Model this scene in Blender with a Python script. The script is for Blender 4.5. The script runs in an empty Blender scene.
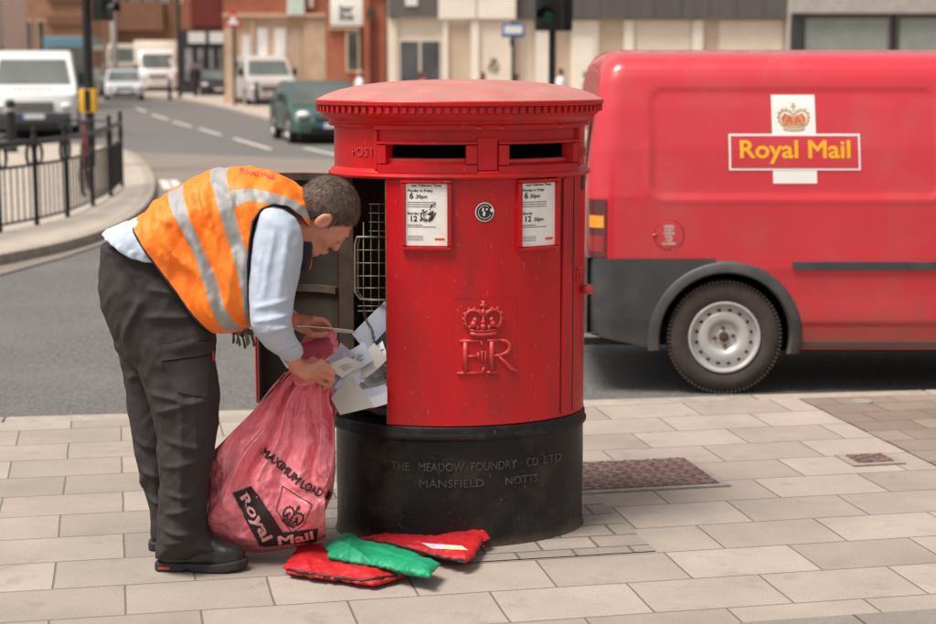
import bpy, bmesh, math, random
import numpy as np
from math import sin, cos, pi, radians, sqrt, atan, atan2, exp
from mathutils import Vector, Matrix
from mathutils.bvhtree import BVHTree
from mathutils.noise import noise as mnoise, fractal as mfractal
random.seed(7)
RN = np.random.RandomState(5)
S = bpy.context.scene
COL = S.collection

# ------------------------------------------------------------------ camera
FPX = 1700.0; CAMH = 1.655; PITCH = atan((312 - 62) / FPX)
cam = bpy.data.cameras.new('camera'); camo = bpy.data.objects.new('camera', cam); COL.objects.link(camo)
camo.location = (0, 0, CAMH); camo.rotation_euler = (pi / 2 - PITCH, 0, 0)
cam.lens = FPX / 936 * 36; cam.sensor_width = 36; cam.clip_end = 3000; cam.clip_start = .1
cam.dof.use_dof = True; cam.dof.focus_distance = 5.7; cam.dof.aperture_fstop = 3.0
S.camera = camo
# ------------------------------------------------------------------ light
W_ = bpy.data.worlds.new('World'); S.world = W_; W_.use_nodes = True
nt = W_.node_tree; nt.nodes.clear()
SUN_EL = radians(64); SUN_AZ = radians(-125)      # azimuth from +Y (into the picture) towards +X
sky = nt.nodes.new('ShaderNodeTexSky'); sky.sky_type = 'NISHITA'; sky.sun_disc = False
sky.sun_elevation = SUN_EL; sky.sun_rotation = SUN_AZ; sky.dust_density = 4; sky.air_density = 1.2; sky.ozone_density = .6
hs = nt.nodes.new('ShaderNodeHueSaturation'); hs.inputs['Saturation'].default_value = .22
wm = nt.nodes.new('ShaderNodeMix'); wm.data_type = 'RGBA'; wm.blend_type = 'MULTIPLY'; wm.inputs[0].default_value = 1
wm.inputs[7].default_value = (1.0, .955, .915, 1)
bg = nt.nodes.new('ShaderNodeBackground'); bg.inputs['Strength'].default_value = .095
wo = nt.nodes.new('ShaderNodeOutputWorld')
nt.links.new(sky.outputs[0], hs.inputs['Color']); nt.links.new(hs.outputs[0], wm.inputs[6])
nt.links.new(wm.outputs[2], bg.inputs[0]); nt.links.new(bg.outputs[0], wo.inputs[0])
sl = bpy.data.lights.new('sun', 'SUN'); sl.energy = 3.0; sl.angle = radians(24); sl.color = (1, .95, .88)
so = bpy.data.objects.new('sun', sl); COL.objects.link(so)
sd = Vector((sin(SUN_AZ) * cos(SUN_EL), cos(SUN_AZ) * cos(SUN_EL), sin(SUN_EL)))
so.rotation_euler = (-sd).to_track_quat('-Z', 'Y').to_euler()
S.view_settings.view_transform = 'Standard'; S.view_settings.look = 'None'
S.view_settings.gamma = 1; S.view_settings.use_curve_mapping = False
S.view_settings.exposure = 0.5

# ------------------------------------------------------------------ layout: photo point -> real point at a known depth / on the ground
_F = np.array((0, cos(PITCH), -sin(PITCH))); _U = np.array((0, sin(PITCH), cos(PITCH))); _R = np.array((1., 0, 0))
def ray(px, py): return _F * FPX + _R * (px - 468) + _U * (312 - py)
def W(px, py, Y):
    d = ray(px, py); t = Y / d[1]; return np.array((0, 0, CAMH)) + d * t
def G(px, py, z=0.0):
    d = ray(px, py); t = (z - CAMH) / d[2]; p = d * t; return np.array((p[0], p[1], z))
def proj(p):
    v = np.array(p, float) - np.array((0, 0, CAMH)); k = FPX / v.dot(_F)
    return 468 + v[0] * k, 312 - v.dot(_U) * k

# ------------------------------------------------------------------ materials
MATS = {}
def lin(c): return tuple(c) + (1,) if len(c) == 3 else c
def pm(name, col, rough=.6, metal=0, var=.12, scale=8, bump=.1, bscale=80, spec=.5, coat=0, dirt=None, dscale=3, damt=.5, bdist=.002, sub=0, stretch=None, sheen=0, chips=None, zdirt=None):
    if name in MATS: return MATS[name]
    m = bpy.data.materials.new(name); m.use_nodes = True; MATS[name] = m
    n = m.node_tree.nodes; L = m.node_tree.links; b = n['Principled BSDF']
    b.inputs['Roughness'].default_value = rough; b.inputs['Metallic'].default_value = metal
    b.inputs['Specular IOR Level'].default_value = spec; b.inputs['Coat Weight'].default_value = coat
    b.inputs['Coat Roughness'].default_value = .12; b.inputs['Sheen Weight'].default_value = sheen
    if sub: b.inputs['Subsurface Weight'].default_value = sub; b.inputs['Subsurface Radius'].default_value = (.01, .004, .002)
    tc = n.new('ShaderNodeTexCoord'); src = tc.outputs['Object']
    if stretch:
        mp = n.new('ShaderNodeMapping'); mp.inputs['Scale'].default_value = stretch; L.new(src, mp.inputs[0]); src = mp.outputs[0]
    nz = n.new('ShaderNodeTexNoise'); nz.inputs['Scale'].default_value = scale; nz.inputs['Detail'].default_value = 6
    L.new(src, nz.inputs['Vector'])
    mx = n.new('ShaderNodeMix'); mx.data_type = 'RGBA'
    mr = n.new('ShaderNodeMapRange'); mr.inputs[1].default_value = .3; mr.inputs[2].default_value = .7
    L.new(nz.outputs[0], mr.inputs[0]); L.new(mr.outputs[0], mx.inputs[0])
    mx.inputs[6].default_value = lin([c * (1 - var) for c in col[:3]]); mx.inputs[7].default_value = lin([min(1, c * (1 + var)) for c in col[:3]])
    out = mx.outputs[2]
    if dirt:
        n2 = n.new('ShaderNodeTexNoise'); n2.inputs['Scale'].default_value = dscale; n2.inputs['Detail'].default_value = 9; n2.inputs['Roughness'].default_value = .68
        L.new(src, n2.inputs['Vector'])
        r2 = n.new('ShaderNodeMapRange'); r2.inputs[1].default_value = .5; r2.inputs[2].default_value = .75; r2.inputs[4].default_value = damt
        L.new(n2.outputs[0], r2.inputs[0])
        m2 = n.new('ShaderNodeMix'); m2.data_type = 'RGBA'; L.new(r2.outputs[0], m2.inputs[0]); L.new(out, m2.inputs[6]); m2.inputs[7].default_value = lin(dirt)
        out = m2.outputs[2]
    if chips:                               # small knocks: (colour, scale, threshold, amount)
        n4 = n.new('ShaderNodeTexNoise'); n4.inputs['Scale'].default_value = chips[1]; n4.inputs['Detail'].default_value = 3; n4.inputs['Roughness'].default_value = .7
        L.new(src, n4.inputs['Vector']); r4 = n.new('ShaderNodeMapRange'); r4.inputs[1].default_value = chips[2]; r4.inputs[2].default_value = chips[2] + .025; r4.inputs[4].default_value = chips[3]; L.new(n4.outputs[0], r4.inputs[0])
        m4 = n.new('ShaderNodeMix'); m4.data_type = 'RGBA'; L.new(r4.outputs[0], m4.inputs[0]); L.new(out, m4.inputs[6]); m4.inputs[7].default_value = lin(chips[0]); out = m4.outputs[2]
    if zdirt:                               # splashed road dirt near the bottom: (z full, z none, colour, amount)
        sp = n.new('ShaderNodeSeparateXYZ'); L.new(tc.outputs['Object'], sp.inputs[0]); n5 = n.new('ShaderNodeTexNoise'); n5.inputs['Scale'].default_value = 9; n5.inputs['Detail'].default_value = 8; L.new(tc.outputs['Object'], n5.inputs['Vector'])
        ad = n.new('ShaderNodeMath'); ad.operation = 'MULTIPLY_ADD'; ad.inputs[1].default_value = (zdirt[1] - zdirt[0]) * 1.6; L.new(n5.outputs[0], ad.inputs[0]); L.new(sp.outputs[2], ad.inputs[2])
        r5 = n.new('ShaderNodeMapRange'); k5 = (zdirt[1] - zdirt[0]) * .8; r5.inputs[1].default_value = zdirt[0] + k5; r5.inputs[2].default_value = zdirt[1] + k5; r5.inputs[3].default_value = zdirt[3]; r5.inputs[4].default_value = 0; L.new(ad.outputs[0], r5.inputs[0])
        m5 = n.new('ShaderNodeMix'); m5.data_type = 'RGBA'; L.new(r5.outputs[0], m5.inputs[0]); L.new(out, m5.inputs[6]); m5.inputs[7].default_value = lin(zdirt[2]); out = m5.outputs[2]
    L.new(out, b.inputs['Base Color'])
    if bump:
        n3 = n.new('ShaderNodeTexNoise'); n3.inputs['Scale'].default_value = bscale; n3.inputs['Detail'].default_value = 4
        L.new(src, n3.inputs['Vector'])
        bp = n.new('ShaderNodeBump'); bp.inputs['Strength'].default_value = bump; bp.inputs['Distance'].default_value = bdist
        L.new(n3.outputs[0], bp.inputs['Height']); L.new(bp.outputs[0], b.inputs['Normal'])
    return m
def crinkle(m, scale, dist, strength=1.0):
    """sharp-edged crushed-sheet relief added on top of the material's fine relief"""
    n = m.node_tree.nodes; L = m.node_tree.links; b = n['Principled BSDF']; tc = n.new('ShaderNodeTexCoord')
    wz = n.new('ShaderNodeTexNoise'); wz.inputs['Scale'].default_value = scale * .5; L.new(tc.outputs['Object'], wz.inputs['Vector'])
    va = n.new('ShaderNodeVectorMath'); va.operation = 'MULTIPLY_ADD'; k = 1.2 / scale; va.inputs[1].default_value = (k, k, k); L.new(wz.outputs['Color'], va.inputs[0]); L.new(tc.outputs['Object'], va.inputs[2])
    acc = None
    for s_, w in ((scale, 1.0), (scale * 2.3, .4)):
        v = n.new('ShaderNodeTexVoronoi'); v.feature = 'F1'; v.inputs['Scale'].default_value = s_; L.new(va.outputs[0], v.inputs['Vector'])
        q = n.new('ShaderNodeMath'); q.operation = 'MULTIPLY_ADD'; q.inputs[1].default_value = w; L.new(v.outputs['Distance'], q.inputs[0])
        if acc: L.new(acc, q.inputs[2])
        else: q.inputs[2].default_value = 0
        acc = q.outputs[0]
    bp = n.new('ShaderNodeBump'); bp.inputs['Strength'].default_value = strength; bp.inputs['Distance'].default_value = dist; L.new(acc, bp.inputs['Height'])
    if b.inputs['Normal'].links: L.new(b.inputs['Normal'].links[0].from_socket, bp.inputs['Normal'])
    L.new(bp.outputs[0], b.inputs['Normal'])
def bsdf(m): return m.node_tree.nodes['Principled BSDF']
def brick_mat(name, c1, c2, mort, bw, bh, ms=.006, rot=0, off=(0, 0, 0), rough=.85, plane='XY', speck=.12, bumpd=.003, offs=.5, stain=None, stain_amt=.35, gum=False):
    if name in MATS: return MATS[name]
    m = bpy.data.materials.new(name); m.use_nodes = True; MATS[name] = m
    n = m.node_tree.nodes; L = m.node_tree.links; b = n['Principled BSDF']; b.inputs['Roughness'].default_value = rough
    b.inputs['Specular IOR Level'].default_value = .3
    tc = n.new('ShaderNodeTexCoord'); mp = n.new('ShaderNodeMapping')
    mp.vector_type = 'POINT'
    src = tc.outputs['Object']
    if plane == 'XZ':
        sx = n.new('ShaderNodeSeparateXYZ'); cb = n.new('ShaderNodeCombineXYZ'); ad = n.new('ShaderNodeMath'); ad.operation = 'ADD'
        L.new(src, sx.inputs[0]); L.new(sx.outputs[0], ad.inputs[0]); L.new(sx.outputs[1], ad.inputs[1])
        L.new(ad.outputs[0], cb.inputs[0]); L.new(sx.outputs[2], cb.inputs[1]); src = cb.outputs[0]
    mp.inputs['Rotation'].default_value = (0, 0, -rot); mp.inputs['Location'].default_value = off
    L.new(src, mp.inputs[0])
    br = n.new('ShaderNodeTexBrick'); br.offset = offs; br.inputs['Scale'].default_value = 1
    br.inputs['Brick Width'].default_value = bw; br.inputs['Row Height'].default_value = bh; br.inputs['Mortar Size'].default_value = ms
    br.inputs['Mortar Smooth'].default_value = .3; br.inputs['Bias'].default_value = 0
    br.inputs['Color1'].default_value = lin(c1); br.inputs['Color2'].default_value = lin(c2); br.inputs['Mortar'].default_value = lin(mort)
    # joints waver a little
    wn = n.new('ShaderNodeTexNoise'); wn.inputs['Scale'].default_value = 2.5; L.new(mp.outputs[0], wn.inputs['Vector'])
    wa = n.new('ShaderNodeVectorMath'); wa.operation = 'MULTIPLY_ADD'; wa.inputs[1].default_value = (.012, .012, 0)
    L.new(wn.outputs['Color'], wa.inputs[0]); L.new(mp.outputs[0], wa.inputs[2]); L.new(wa.outputs[0], br.inputs['Vector'])
    nz = n.new('ShaderNodeTexNoise'); nz.inputs['Scale'].default_value = 120; nz.inputs['Detail'].default_value = 5; L.new(tc.outputs['Object'], nz.inputs['Vector'])
    nl = n.new('ShaderNodeTexNoise'); nl.inputs['Scale'].default_value = 2.2; nl.inputs['Detail'].default_value = 8; nl.inputs['Roughness'].default_value = .65; L.new(tc.outputs['Object'], nl.inputs['Vector'])
    a = n.new('ShaderNodeMapRange'); a.inputs[1].default_value = .3; a.inputs[2].default_value = .7; a.inputs[3].default_value = 1 - speck; a.inputs[4].default_value = 1 + speck; L.new(nz.outputs[0], a.inputs[0])
    c = n.new('ShaderNodeMapRange'); c.inputs[1].default_value = .3; c.inputs[2].default_value = .7; c.inputs[3].default_value = .86; c.inputs[4].default_value = 1.12; L.new(nl.outputs[0], c.inputs[0])
    mu = n.new('ShaderNodeMath'); mu.operation = 'MULTIPLY'; L.new(a.outputs[0], mu.inputs[0]); L.new(c.outputs[0], mu.inputs[1])
    vm = n.new('ShaderNodeVectorMath'); vm.operation = 'SCALE'; L.new(br.outputs[0], vm.inputs[0]); L.new(mu.outputs[0], vm.inputs['Scale'])
    out = vm.outputs[0]
    if stain:
        ns = n.new('ShaderNodeTexNoise'); ns.inputs['Scale'].default_value = 5; ns.inputs['Detail'].default_value = 10; ns.inputs['Roughness'].default_value = .7; L.new(tc.outputs['Object'], ns.inputs['Vector'])
        rs = n.new('ShaderNodeMapRange'); rs.inputs[1].default_value = .56; rs.inputs[2].default_value = .72; rs.inputs[4].default_value = stain_amt; L.new(ns.outputs[0], rs.inputs[0])
        ms_ = n.new('ShaderNodeMix'); ms_.data_type = 'RGBA'; L.new(rs.outputs[0], ms_.inputs[0]); L.new(out, ms_.inputs[6]); ms_.inputs[7].default_value = lin(stain); out = ms_.outputs[2]
    if gum:
        vg = n.new('ShaderNodeTexVoronoi'); vg.inputs['Scale'].default_value = 2.6; L.new(tc.outputs['Object'], vg.inputs['Vector']); rg = n.new('ShaderNodeMapRange'); rg.inputs[1].default_value = .035; rg.inputs[2].default_value = .055; rg.inputs[3].default_value = .45; rg.inputs[4].default_value = 0
        L.new(vg.outputs['Distance'], rg.inputs[0]); mg = n.new('ShaderNodeMix'); mg.data_type = 'RGBA'; L.new(rg.outputs[0], mg.inputs[0]); L.new(out, mg.inputs[6]); mg.inputs[7].default_value = lin((.13, .11, .1)); out = mg.outputs[2]
    L.new(out, b.inputs['Base Color'])
    hb = n.new('ShaderNodeMath'); hb.operation = 'MULTIPLY_ADD'; hb.inputs[1].default_value = -1; L.new(br.outputs['Fac'], hb.inputs[0])
    h2 = n.new('ShaderNodeMath'); h2.operation = 'MULTIPLY'; h2.inputs[1].default_value = .25; L.new(nz.outputs[0], h2.inputs[0]); L.new(h2.outputs[0], hb.inputs[2])
    bp = n.new('ShaderNodeBump'); bp.inputs['Strength'].default_value = .8; bp.inputs['Distance'].default_value = bumpd
    L.new(hb.outputs[0], bp.inputs['Height']); L.new(bp.outputs[0], b.inputs['Normal'])
    return m

# ------------------------------------------------------------------ mesh helpers
def link(name, me, mat=None, parent=None, smooth=False, origin=None):
    o = bpy.data.objects.new(name, me); COL.objects.link(o)
    if mat is not None and not me.materials: me.materials.append(mat)
    if parent is not None:
        o.parent = parent; o.matrix_parent_inverse = Matrix.Identity(4)
        if parent.parent is None:
            me.transform(Matrix.Translation(-Vector(parent.location)) if not parent.get('_rot') else Matrix.Identity(4))
        else:
            me.transform(Matrix.Translation(-Vector(parent.parent.location)) if not parent.parent.get('_rot') else Matrix.Identity(4))
    if smooth:
        me.polygons.foreach_set('use_smooth', [True] * len(me.polygons))
        if smooth != 1: me.set_sharp_from_angle(angle=radians(smooth))
    me.update(); return o
def thing(name, loc, label, cat, group=None, local=False):
    """Empty at the thing's base.  local=True: its parts' meshes are given round the origin; otherwise in world space."""
    o = bpy.data.objects.new(name, None); COL.objects.link(o); o.location = [float(c) for c in loc]; o.empty_display_size = .2
    tag(o, label, cat, group)
    if local: o['_rot'] = 1
    return o
def tag(o, label=None, cat=None, group=None, kind=None):
    if label: o['label'] = label
    if cat: o['category'] = cat
    if group: o['group'] = group
    if kind: o['kind'] = kind
    return o
def at_base(o, label, cat, group=None):
    """a thing that is one mesh: put its origin at its base"""
    bb = [Vector(c) for c in o.bound_box]; c = sum(bb, Vector()) / 8; c.z = min(b.z for b in bb)
    o.data.transform(Matrix.Translation(-c)); o.location = c
    return tag(o, label, cat, group)
class MB:
    def __init__(s): s.v = []; s.f = []; s.mi = []; s.cur = 0
    def add(s, vs, fs):
        b = len(s.v); s.v += [tuple(float(x) for x in v) for v in vs]; s.f += [tuple(i + b for i in f) for f in fs]; s.mi += [s.cur] * len(fs)
    def box(s, x0, x1, y0, y1, z0, z1, M=None, taper=0):
        vs = [(x, y, z) for z in (z0, z1) for (x, y) in ((x0, y0), (x1, y0), (x1, y1), (x0, y1))]
        if taper:
            cx, cy = (x0 + x1) / 2, (y0 + y1) / 2; vs = vs[:4] + [(cx + (x - cx) * (1 - taper), cy + (y - cy) * (1 - taper), z) for x, y, z in vs[4:]]
        if M is not None: vs = [M @ Vector(v) for v in vs]
        s.add(vs, [(0, 3, 2, 1), (4, 5, 6, 7), (0, 1, 5, 4), (1, 2, 6, 5), (2, 3, 7, 6), (3, 0, 4, 7)])
    def tube(s, pts, r, seg=8, closed=False, cap=True):
        pts = [Vector([float(c) for c in p]) for p in pts]; n = len(pts)
        rr = r if isinstance(r, (list, tuple)) else [r] * n
        vs = []; prev = None
        for i, p in enumerate(pts):
            a = pts[(i - 1) % n] if (closed or i > 0) else p; b = pts[(i + 1) % n] if (closed or i < n - 1) else p
            t = (b - a).normalized()
            if prev is None:
                u = t.cross(Vector((0, 0, 1)));
                if u.length < .2: u = t.cross(Vector((1, 0, 0)))
                u.normalize()
            else:
                u = (prev - t * prev.dot(t)).normalized()
            prev = u; w = t.cross(u)
            for k in range(seg):
                th = 2 * pi * k / seg; vs.append(p + (u * cos(th) + w * sin(th)) * rr[i])
        fs = []
        for i in range(n if closed else n - 1):
            j = (i + 1) % n
            for k in range(seg): fs.append((i * seg + k, i * seg + (k + 1) % seg, j * seg + (k + 1) % seg, j * seg + k))
        if cap and not closed: fs.append(tuple(range(seg))[::-1]); fs.append(tuple((n - 1) * seg + k for k in range(seg)))
        s.add(vs, fs)
    def sphere(s, c, r, nu=12, nv=8, sc=(1, 1, 1)):
        vs = [(c[0], c[1], c[2] + r * sc[2])]; fs = []
        for i in range(1, nv):
            a = pi * i / nv
            for k in range(nu): b = 2 * pi * k / nu; vs.append((c[0] + r * sc[0] * sin(a) * cos(b), c[1] + r * sc[1] * sin(a) * sin(b), c[2] + r * sc[2] * cos(a)))
        vs.append((c[0], c[1], c[2] - r * sc[2])); e = len(vs) - 1
        for k in range(nu):
            fs.append((0, 1 + k, 1 + (k + 1) % nu)); fs.append((e, e - nu + (k + 1) % nu, e - nu + k))
            for i in range(nv - 2): fs.append((1 + i * nu + k, 1 + (i + 1) * nu + k, 1 + (i + 1) * nu + (k + 1) % nu, 1 + i * nu + (k + 1) % nu))
        s.add(vs, fs)
    def prism(s, poly, z0, z1):            # poly: xy list, counter-clockwise
        n = len(poly); s.add([(p[0], p[1], z0) for p in poly] + [(p[0], p[1], z1) for p in poly],
            [tuple(range(n))[::-1], tuple(range(n, 2 * n))] + [(i, (i + 1) % n, n + (i + 1) % n, n + i) for i in range(n)])
    def slab(s, pts, d):                   # pts: planar 3D outline; d: thickness vector
        n = len(pts); d = np.array(d, float); P = [np.array(p, float) for p in pts]
        s.add(P + [p + d for p in P], [tuple(range(n))[::-1], tuple(range(n, 2 * n))] + [(i, (i + 1) % n, n + (i + 1) % n, n + i) for i in range(n)])
    def lathe(s, prof, c, axis='z', seg=32, M=None):   # prof: (r, h)
        vs = []; n = len(prof)
        for (r, h) in prof:
            for k in range(seg):
                a = 2 * pi * k / seg; p = (r * cos(a), r * sin(a), h)
                if axis == 'y': p = (p[0], p[2], p[1])
                if axis == 'x': p = (p[2], p[0], p[1])
                p = (p[0] + c[0], p[1] + c[1], p[2] + c[2]); vs.append(M @ Vector(p) if M is not None else p)
        s.add(vs, [(i * seg + k, i * seg + (k + 1) % seg, (i + 1) * seg + (k + 1) % seg, (i + 1) * seg + k) for i in range(n - 1) for k in range(seg)])
    def grid(s, fn, nu, nv, skip=None, wrap=False):
        vs = [fn(i, j) for j in range(nv) for i in range(nu)]
        fs = [(j * nu + i, j * nu + (i + 1) % nu, (j + 1) * nu + (i + 1) % nu, (j + 1) * nu + i) for j in range(nv - 1) for i in range(nu if wrap else nu - 1) if not (skip and skip(i, j))]
        s.add(vs, fs)
    def mesh(s, name='m', weld=False):
        me = bpy.data.meshes.new(name); me.from_pydata(s.v, [], s.f)
        if max(s.mi, default=0): me.polygons.foreach_set('material_index', s.mi)
        bm = bmesh.new(); bm.from_mesh(me)
        if weld: bmesh.ops.remove_doubles(bm, verts=bm.verts, dist=1e-5)
        bmesh.ops.recalc_face_normals(bm, faces=bm.faces); bm.to_mesh(me); bm.free()
        me.update(); return me
    def build(s, name, mat, parent=None, smooth=False, bevel=0, weld=False):
        me = s.mesh(name, weld)
        if isinstance(mat, (list, tuple)):
            for m in mat: me.materials.append(m)
            mat = None
        if bevel:
            bm = bmesh.new(); bm.from_mesh(me); bmesh.ops.remove_doubles(bm, verts=bm.verts, dist=1e-5)
            es = [e for e in bm.edges if len(e.link_faces) == 2 and e.calc_face_angle(0) > .5]
            bmesh.ops.bevel(bm, geom=es, offset=bevel, segments=2, affect='EDGES', profile=.6, clamp_overlap=True)
            bm.to_mesh(me); bm.free()
            if not smooth: smooth = 40
        return link(name, me, mat, parent, smooth)
def text_mesh(txt, size, bold=0, extrude=0, align='CENTER', space=1.0, shear=0, res=3):
    cu = bpy.data.curves.new('t', 'FONT'); cu.body = txt; cu.size = 1; cu.align_x = align; cu.align_y = 'CENTER'
    cu.space_character = space; cu.shear = shear; cu.resolution_u = res
    o = bpy.data.objects.new('t', cu); COL.objects.link(o); dg = bpy.context.evaluated_depsgraph_get()
    me = bpy.data.meshes.new_from_object(o.evaluated_get(dg)); bpy.data.objects.remove(o); bpy.data.curves.remove(cu); me.transform(Matrix.Scale(size, 4))
    bm = bmesh.new(); bm.from_mesh(me); bmesh.ops.remove_doubles(bm, verts=bm.verts, dist=size * 1e-4)
    if bold:                                # thicken each stroke by moving the outline outwards
        mv = {}
        for e in bm.edges:
            if len(e.link_faces) != 1: continue
            a, b = e.verts; c = e.link_faces[0].calc_center_median(); n_ = Vector((b.co.y - a.co.y, a.co.x - b.co.x, 0)).normalized()
            if n_.dot(c - a.co) > 0: n_ = -n_
            for v in e.verts: mv.setdefault(v, []).append(n_)
        for v, ns in mv.items():
            t = sum(ns, Vector()); L = t.length
            if L > 1e-6: t.normalize(); v.co += t * bold * min(1.8, 1 / max(.3, t.dot(ns[0])))
    if extrude:
        r = bmesh.ops.extrude_face_region(bm, geom=list(bm.faces)); vs = [g for g in r['geom'] if isinstance(g, bmesh.types.BMVert)]
        for v in vs: v.co.z += extrude
        for v in bm.verts:
            if v not in vs: v.co.z -= extrude
        bmesh.ops.recalc_face_normals(bm, faces=bm.faces)
    bm.to_mesh(me); bm.free(); return me
def remap(me, fn):
    for v in me.vertices: v.co = Vector([float(c) for c in fn(v.co)])
    me.update(); return me
def subdiv(me, L, n=4):
    bm = bmesh.new(); bm.from_mesh(me); bmesh.ops.triangulate(bm, faces=bm.faces)
    for _ in range(n):
        es = [e for e in bm.edges if e.calc_length() > L]
        if not es: break
        bmesh.ops.subdivide_edges(bm, edges=es, cuts=1); bmesh.ops.triangulate(bm, faces=bm.faces)
    bm.to_mesh(me); bm.free(); return me

# ------------------------------------------------------------------ distance fields -> one continuous surface
def nrm(v): return np.sqrt((v * v).sum(-1))
def cap_(P, a, b, ra, rb):
    a = np.asarray(a, float); b = np.asarray(b, float); ab = b - a
    t = np.clip(((P - a) @ ab) / (ab @ ab + 1e-12), 0, 1); return nrm(P - a - t[:, None] * ab) - (ra + (rb - ra) * t)
def chain(P, pts, k=.02):
    d = None
    for (a, ra), (b, rb) in zip(pts[:-1], pts[1:]):
        e = cap_(P, a, b, ra, rb); d = e if d is None else smin(d, e, k)
    return d
def ell(P, c, r, R=None):
    q = P - np.asarray(c, float)
    if R is not None: q = q @ R            # columns of R: the ellipsoid's axes
    r = np.asarray(r, float); k0 = nrm(q / r); k1 = nrm(q / (r * r)) + 1e-9; return k0 * (k0 - 1) / k1
def smin(a, b, k): h = np.clip(.5 + .5 * (b - a) / k, 0, 1); return b + (a - b) * h - k * h * (1 - h)
def smax(a, b, k): return -smin(-a, -b, k)
def poly2(Q, poly):
    poly = np.asarray(poly, float); d = np.full(len(Q), 1e9); sgn = np.ones(len(Q)); n = len(poly)
    for i in range(n):
        a = poly[i]; b = poly[i - 1]; e = b - a; w = Q - a
        t = np.clip((w @ e) / (e @ e + 1e-12), 0, 1); q = w - t[:, None] * e; d = np.minimum(d, (q * q).sum(1))
        c1 = Q[:, 1] >= a[1]; c2 = Q[:, 1] < b[1]; c3 = e[0] * w[:, 1] > e[1] * w[:, 0]
        fl = (c1 & c2 & c3) | (~c1 & ~c2 & ~c3); sgn = np.where(fl, -sgn, sgn)
    return sgn * np.sqrt(d)
def inflate(Q, w, poly, R, T, p=2.0):
    s = -poly2(Q, poly); g = (np.maximum(0, 1 - s / R) ** p + np.abs(w / T) ** p) ** (1 / p) - 1; return g * np.minimum(R, T)
def XZ(P): return P[:, (0, 2)]
def pxpoly(pts, Y): return [tuple(W(x, y, Y)[[0, 2]]) for x, y in pts]
def crease(P, a, b, w, amp):
    """a sharp-edged crease along a-b"""
    a = np.asarray(a, float); b = np.asarray(b, float); ab = b - a; t = np.clip(((P - a) @ ab) / (ab @ ab), 0, 1)
    d = nrm(P - a - t[:, None] * ab); return -amp * np.exp(-np.sqrt(d * d + 4e-6) / w) * np.sqrt(np.clip(1.15 - np.abs(2 * t - 1) ** 2, 0, 1))
def fold(P, a, b, w, amp):
    """a crease or ridge along a-b (amp>0 raises the cloth)"""
    a = np.asarray(a, float); b = np.asarray(b, float); ab = b - a; t = np.clip(((P - a) @ ab) / (ab @ ab), 0, 1)
    d = nrm(P - a - t[:, None] * ab); return -amp * np.exp(-(d / w) ** 2) * np.sqrt(np.clip(1.15 - np.abs(2 * t - 1) ** 2, 0, 1))
_tr = np.random.RandomState(11); _TD = _tr.randn(24, 3); _TD /= np.linalg.norm(_TD, axis=1)[:, None]; _TP = _tr.rand(24); _TF = .7 + .7 * _tr.rand(24)
def crump(P, wl, seed=0, n=4):
    """flat facets meeting in sharp creases, like crushed sheet: about -1..1"""
    q = P + wl * .35 * np.stack([rnd3(P, 2.2 / wl, seed + 1), rnd3(P, 2.2 / wl, seed + 2), rnd3(P, 2.2 / wl, seed + 3)], 1); s = 0
    for k in range(n):
        i = (seed * 5 + k) % 24; t = (q @ _TD[i]) * _TF[i] / wl + _TP[i]; s = s + np.abs(t - np.floor(t) - .5) * 4 - 1
    return s / n
def rnd3(P, s, seed=0):
    return (np.sin(P @ np.array((1.7, 2.3, 3.1)) * s + seed) + np.sin(P @ np.array((-2.9, 1.3, 2.1)) * s * 1.3 + seed * 2.1 + 1) + np.sin(P @ np.array((3.3, -2.7, 1.1)) * s * .8 + seed * .7 + 2)) / 3
def wav(P, f, ph, amp): return amp * np.sin(P @ np.asarray(f, float) + ph)
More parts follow.
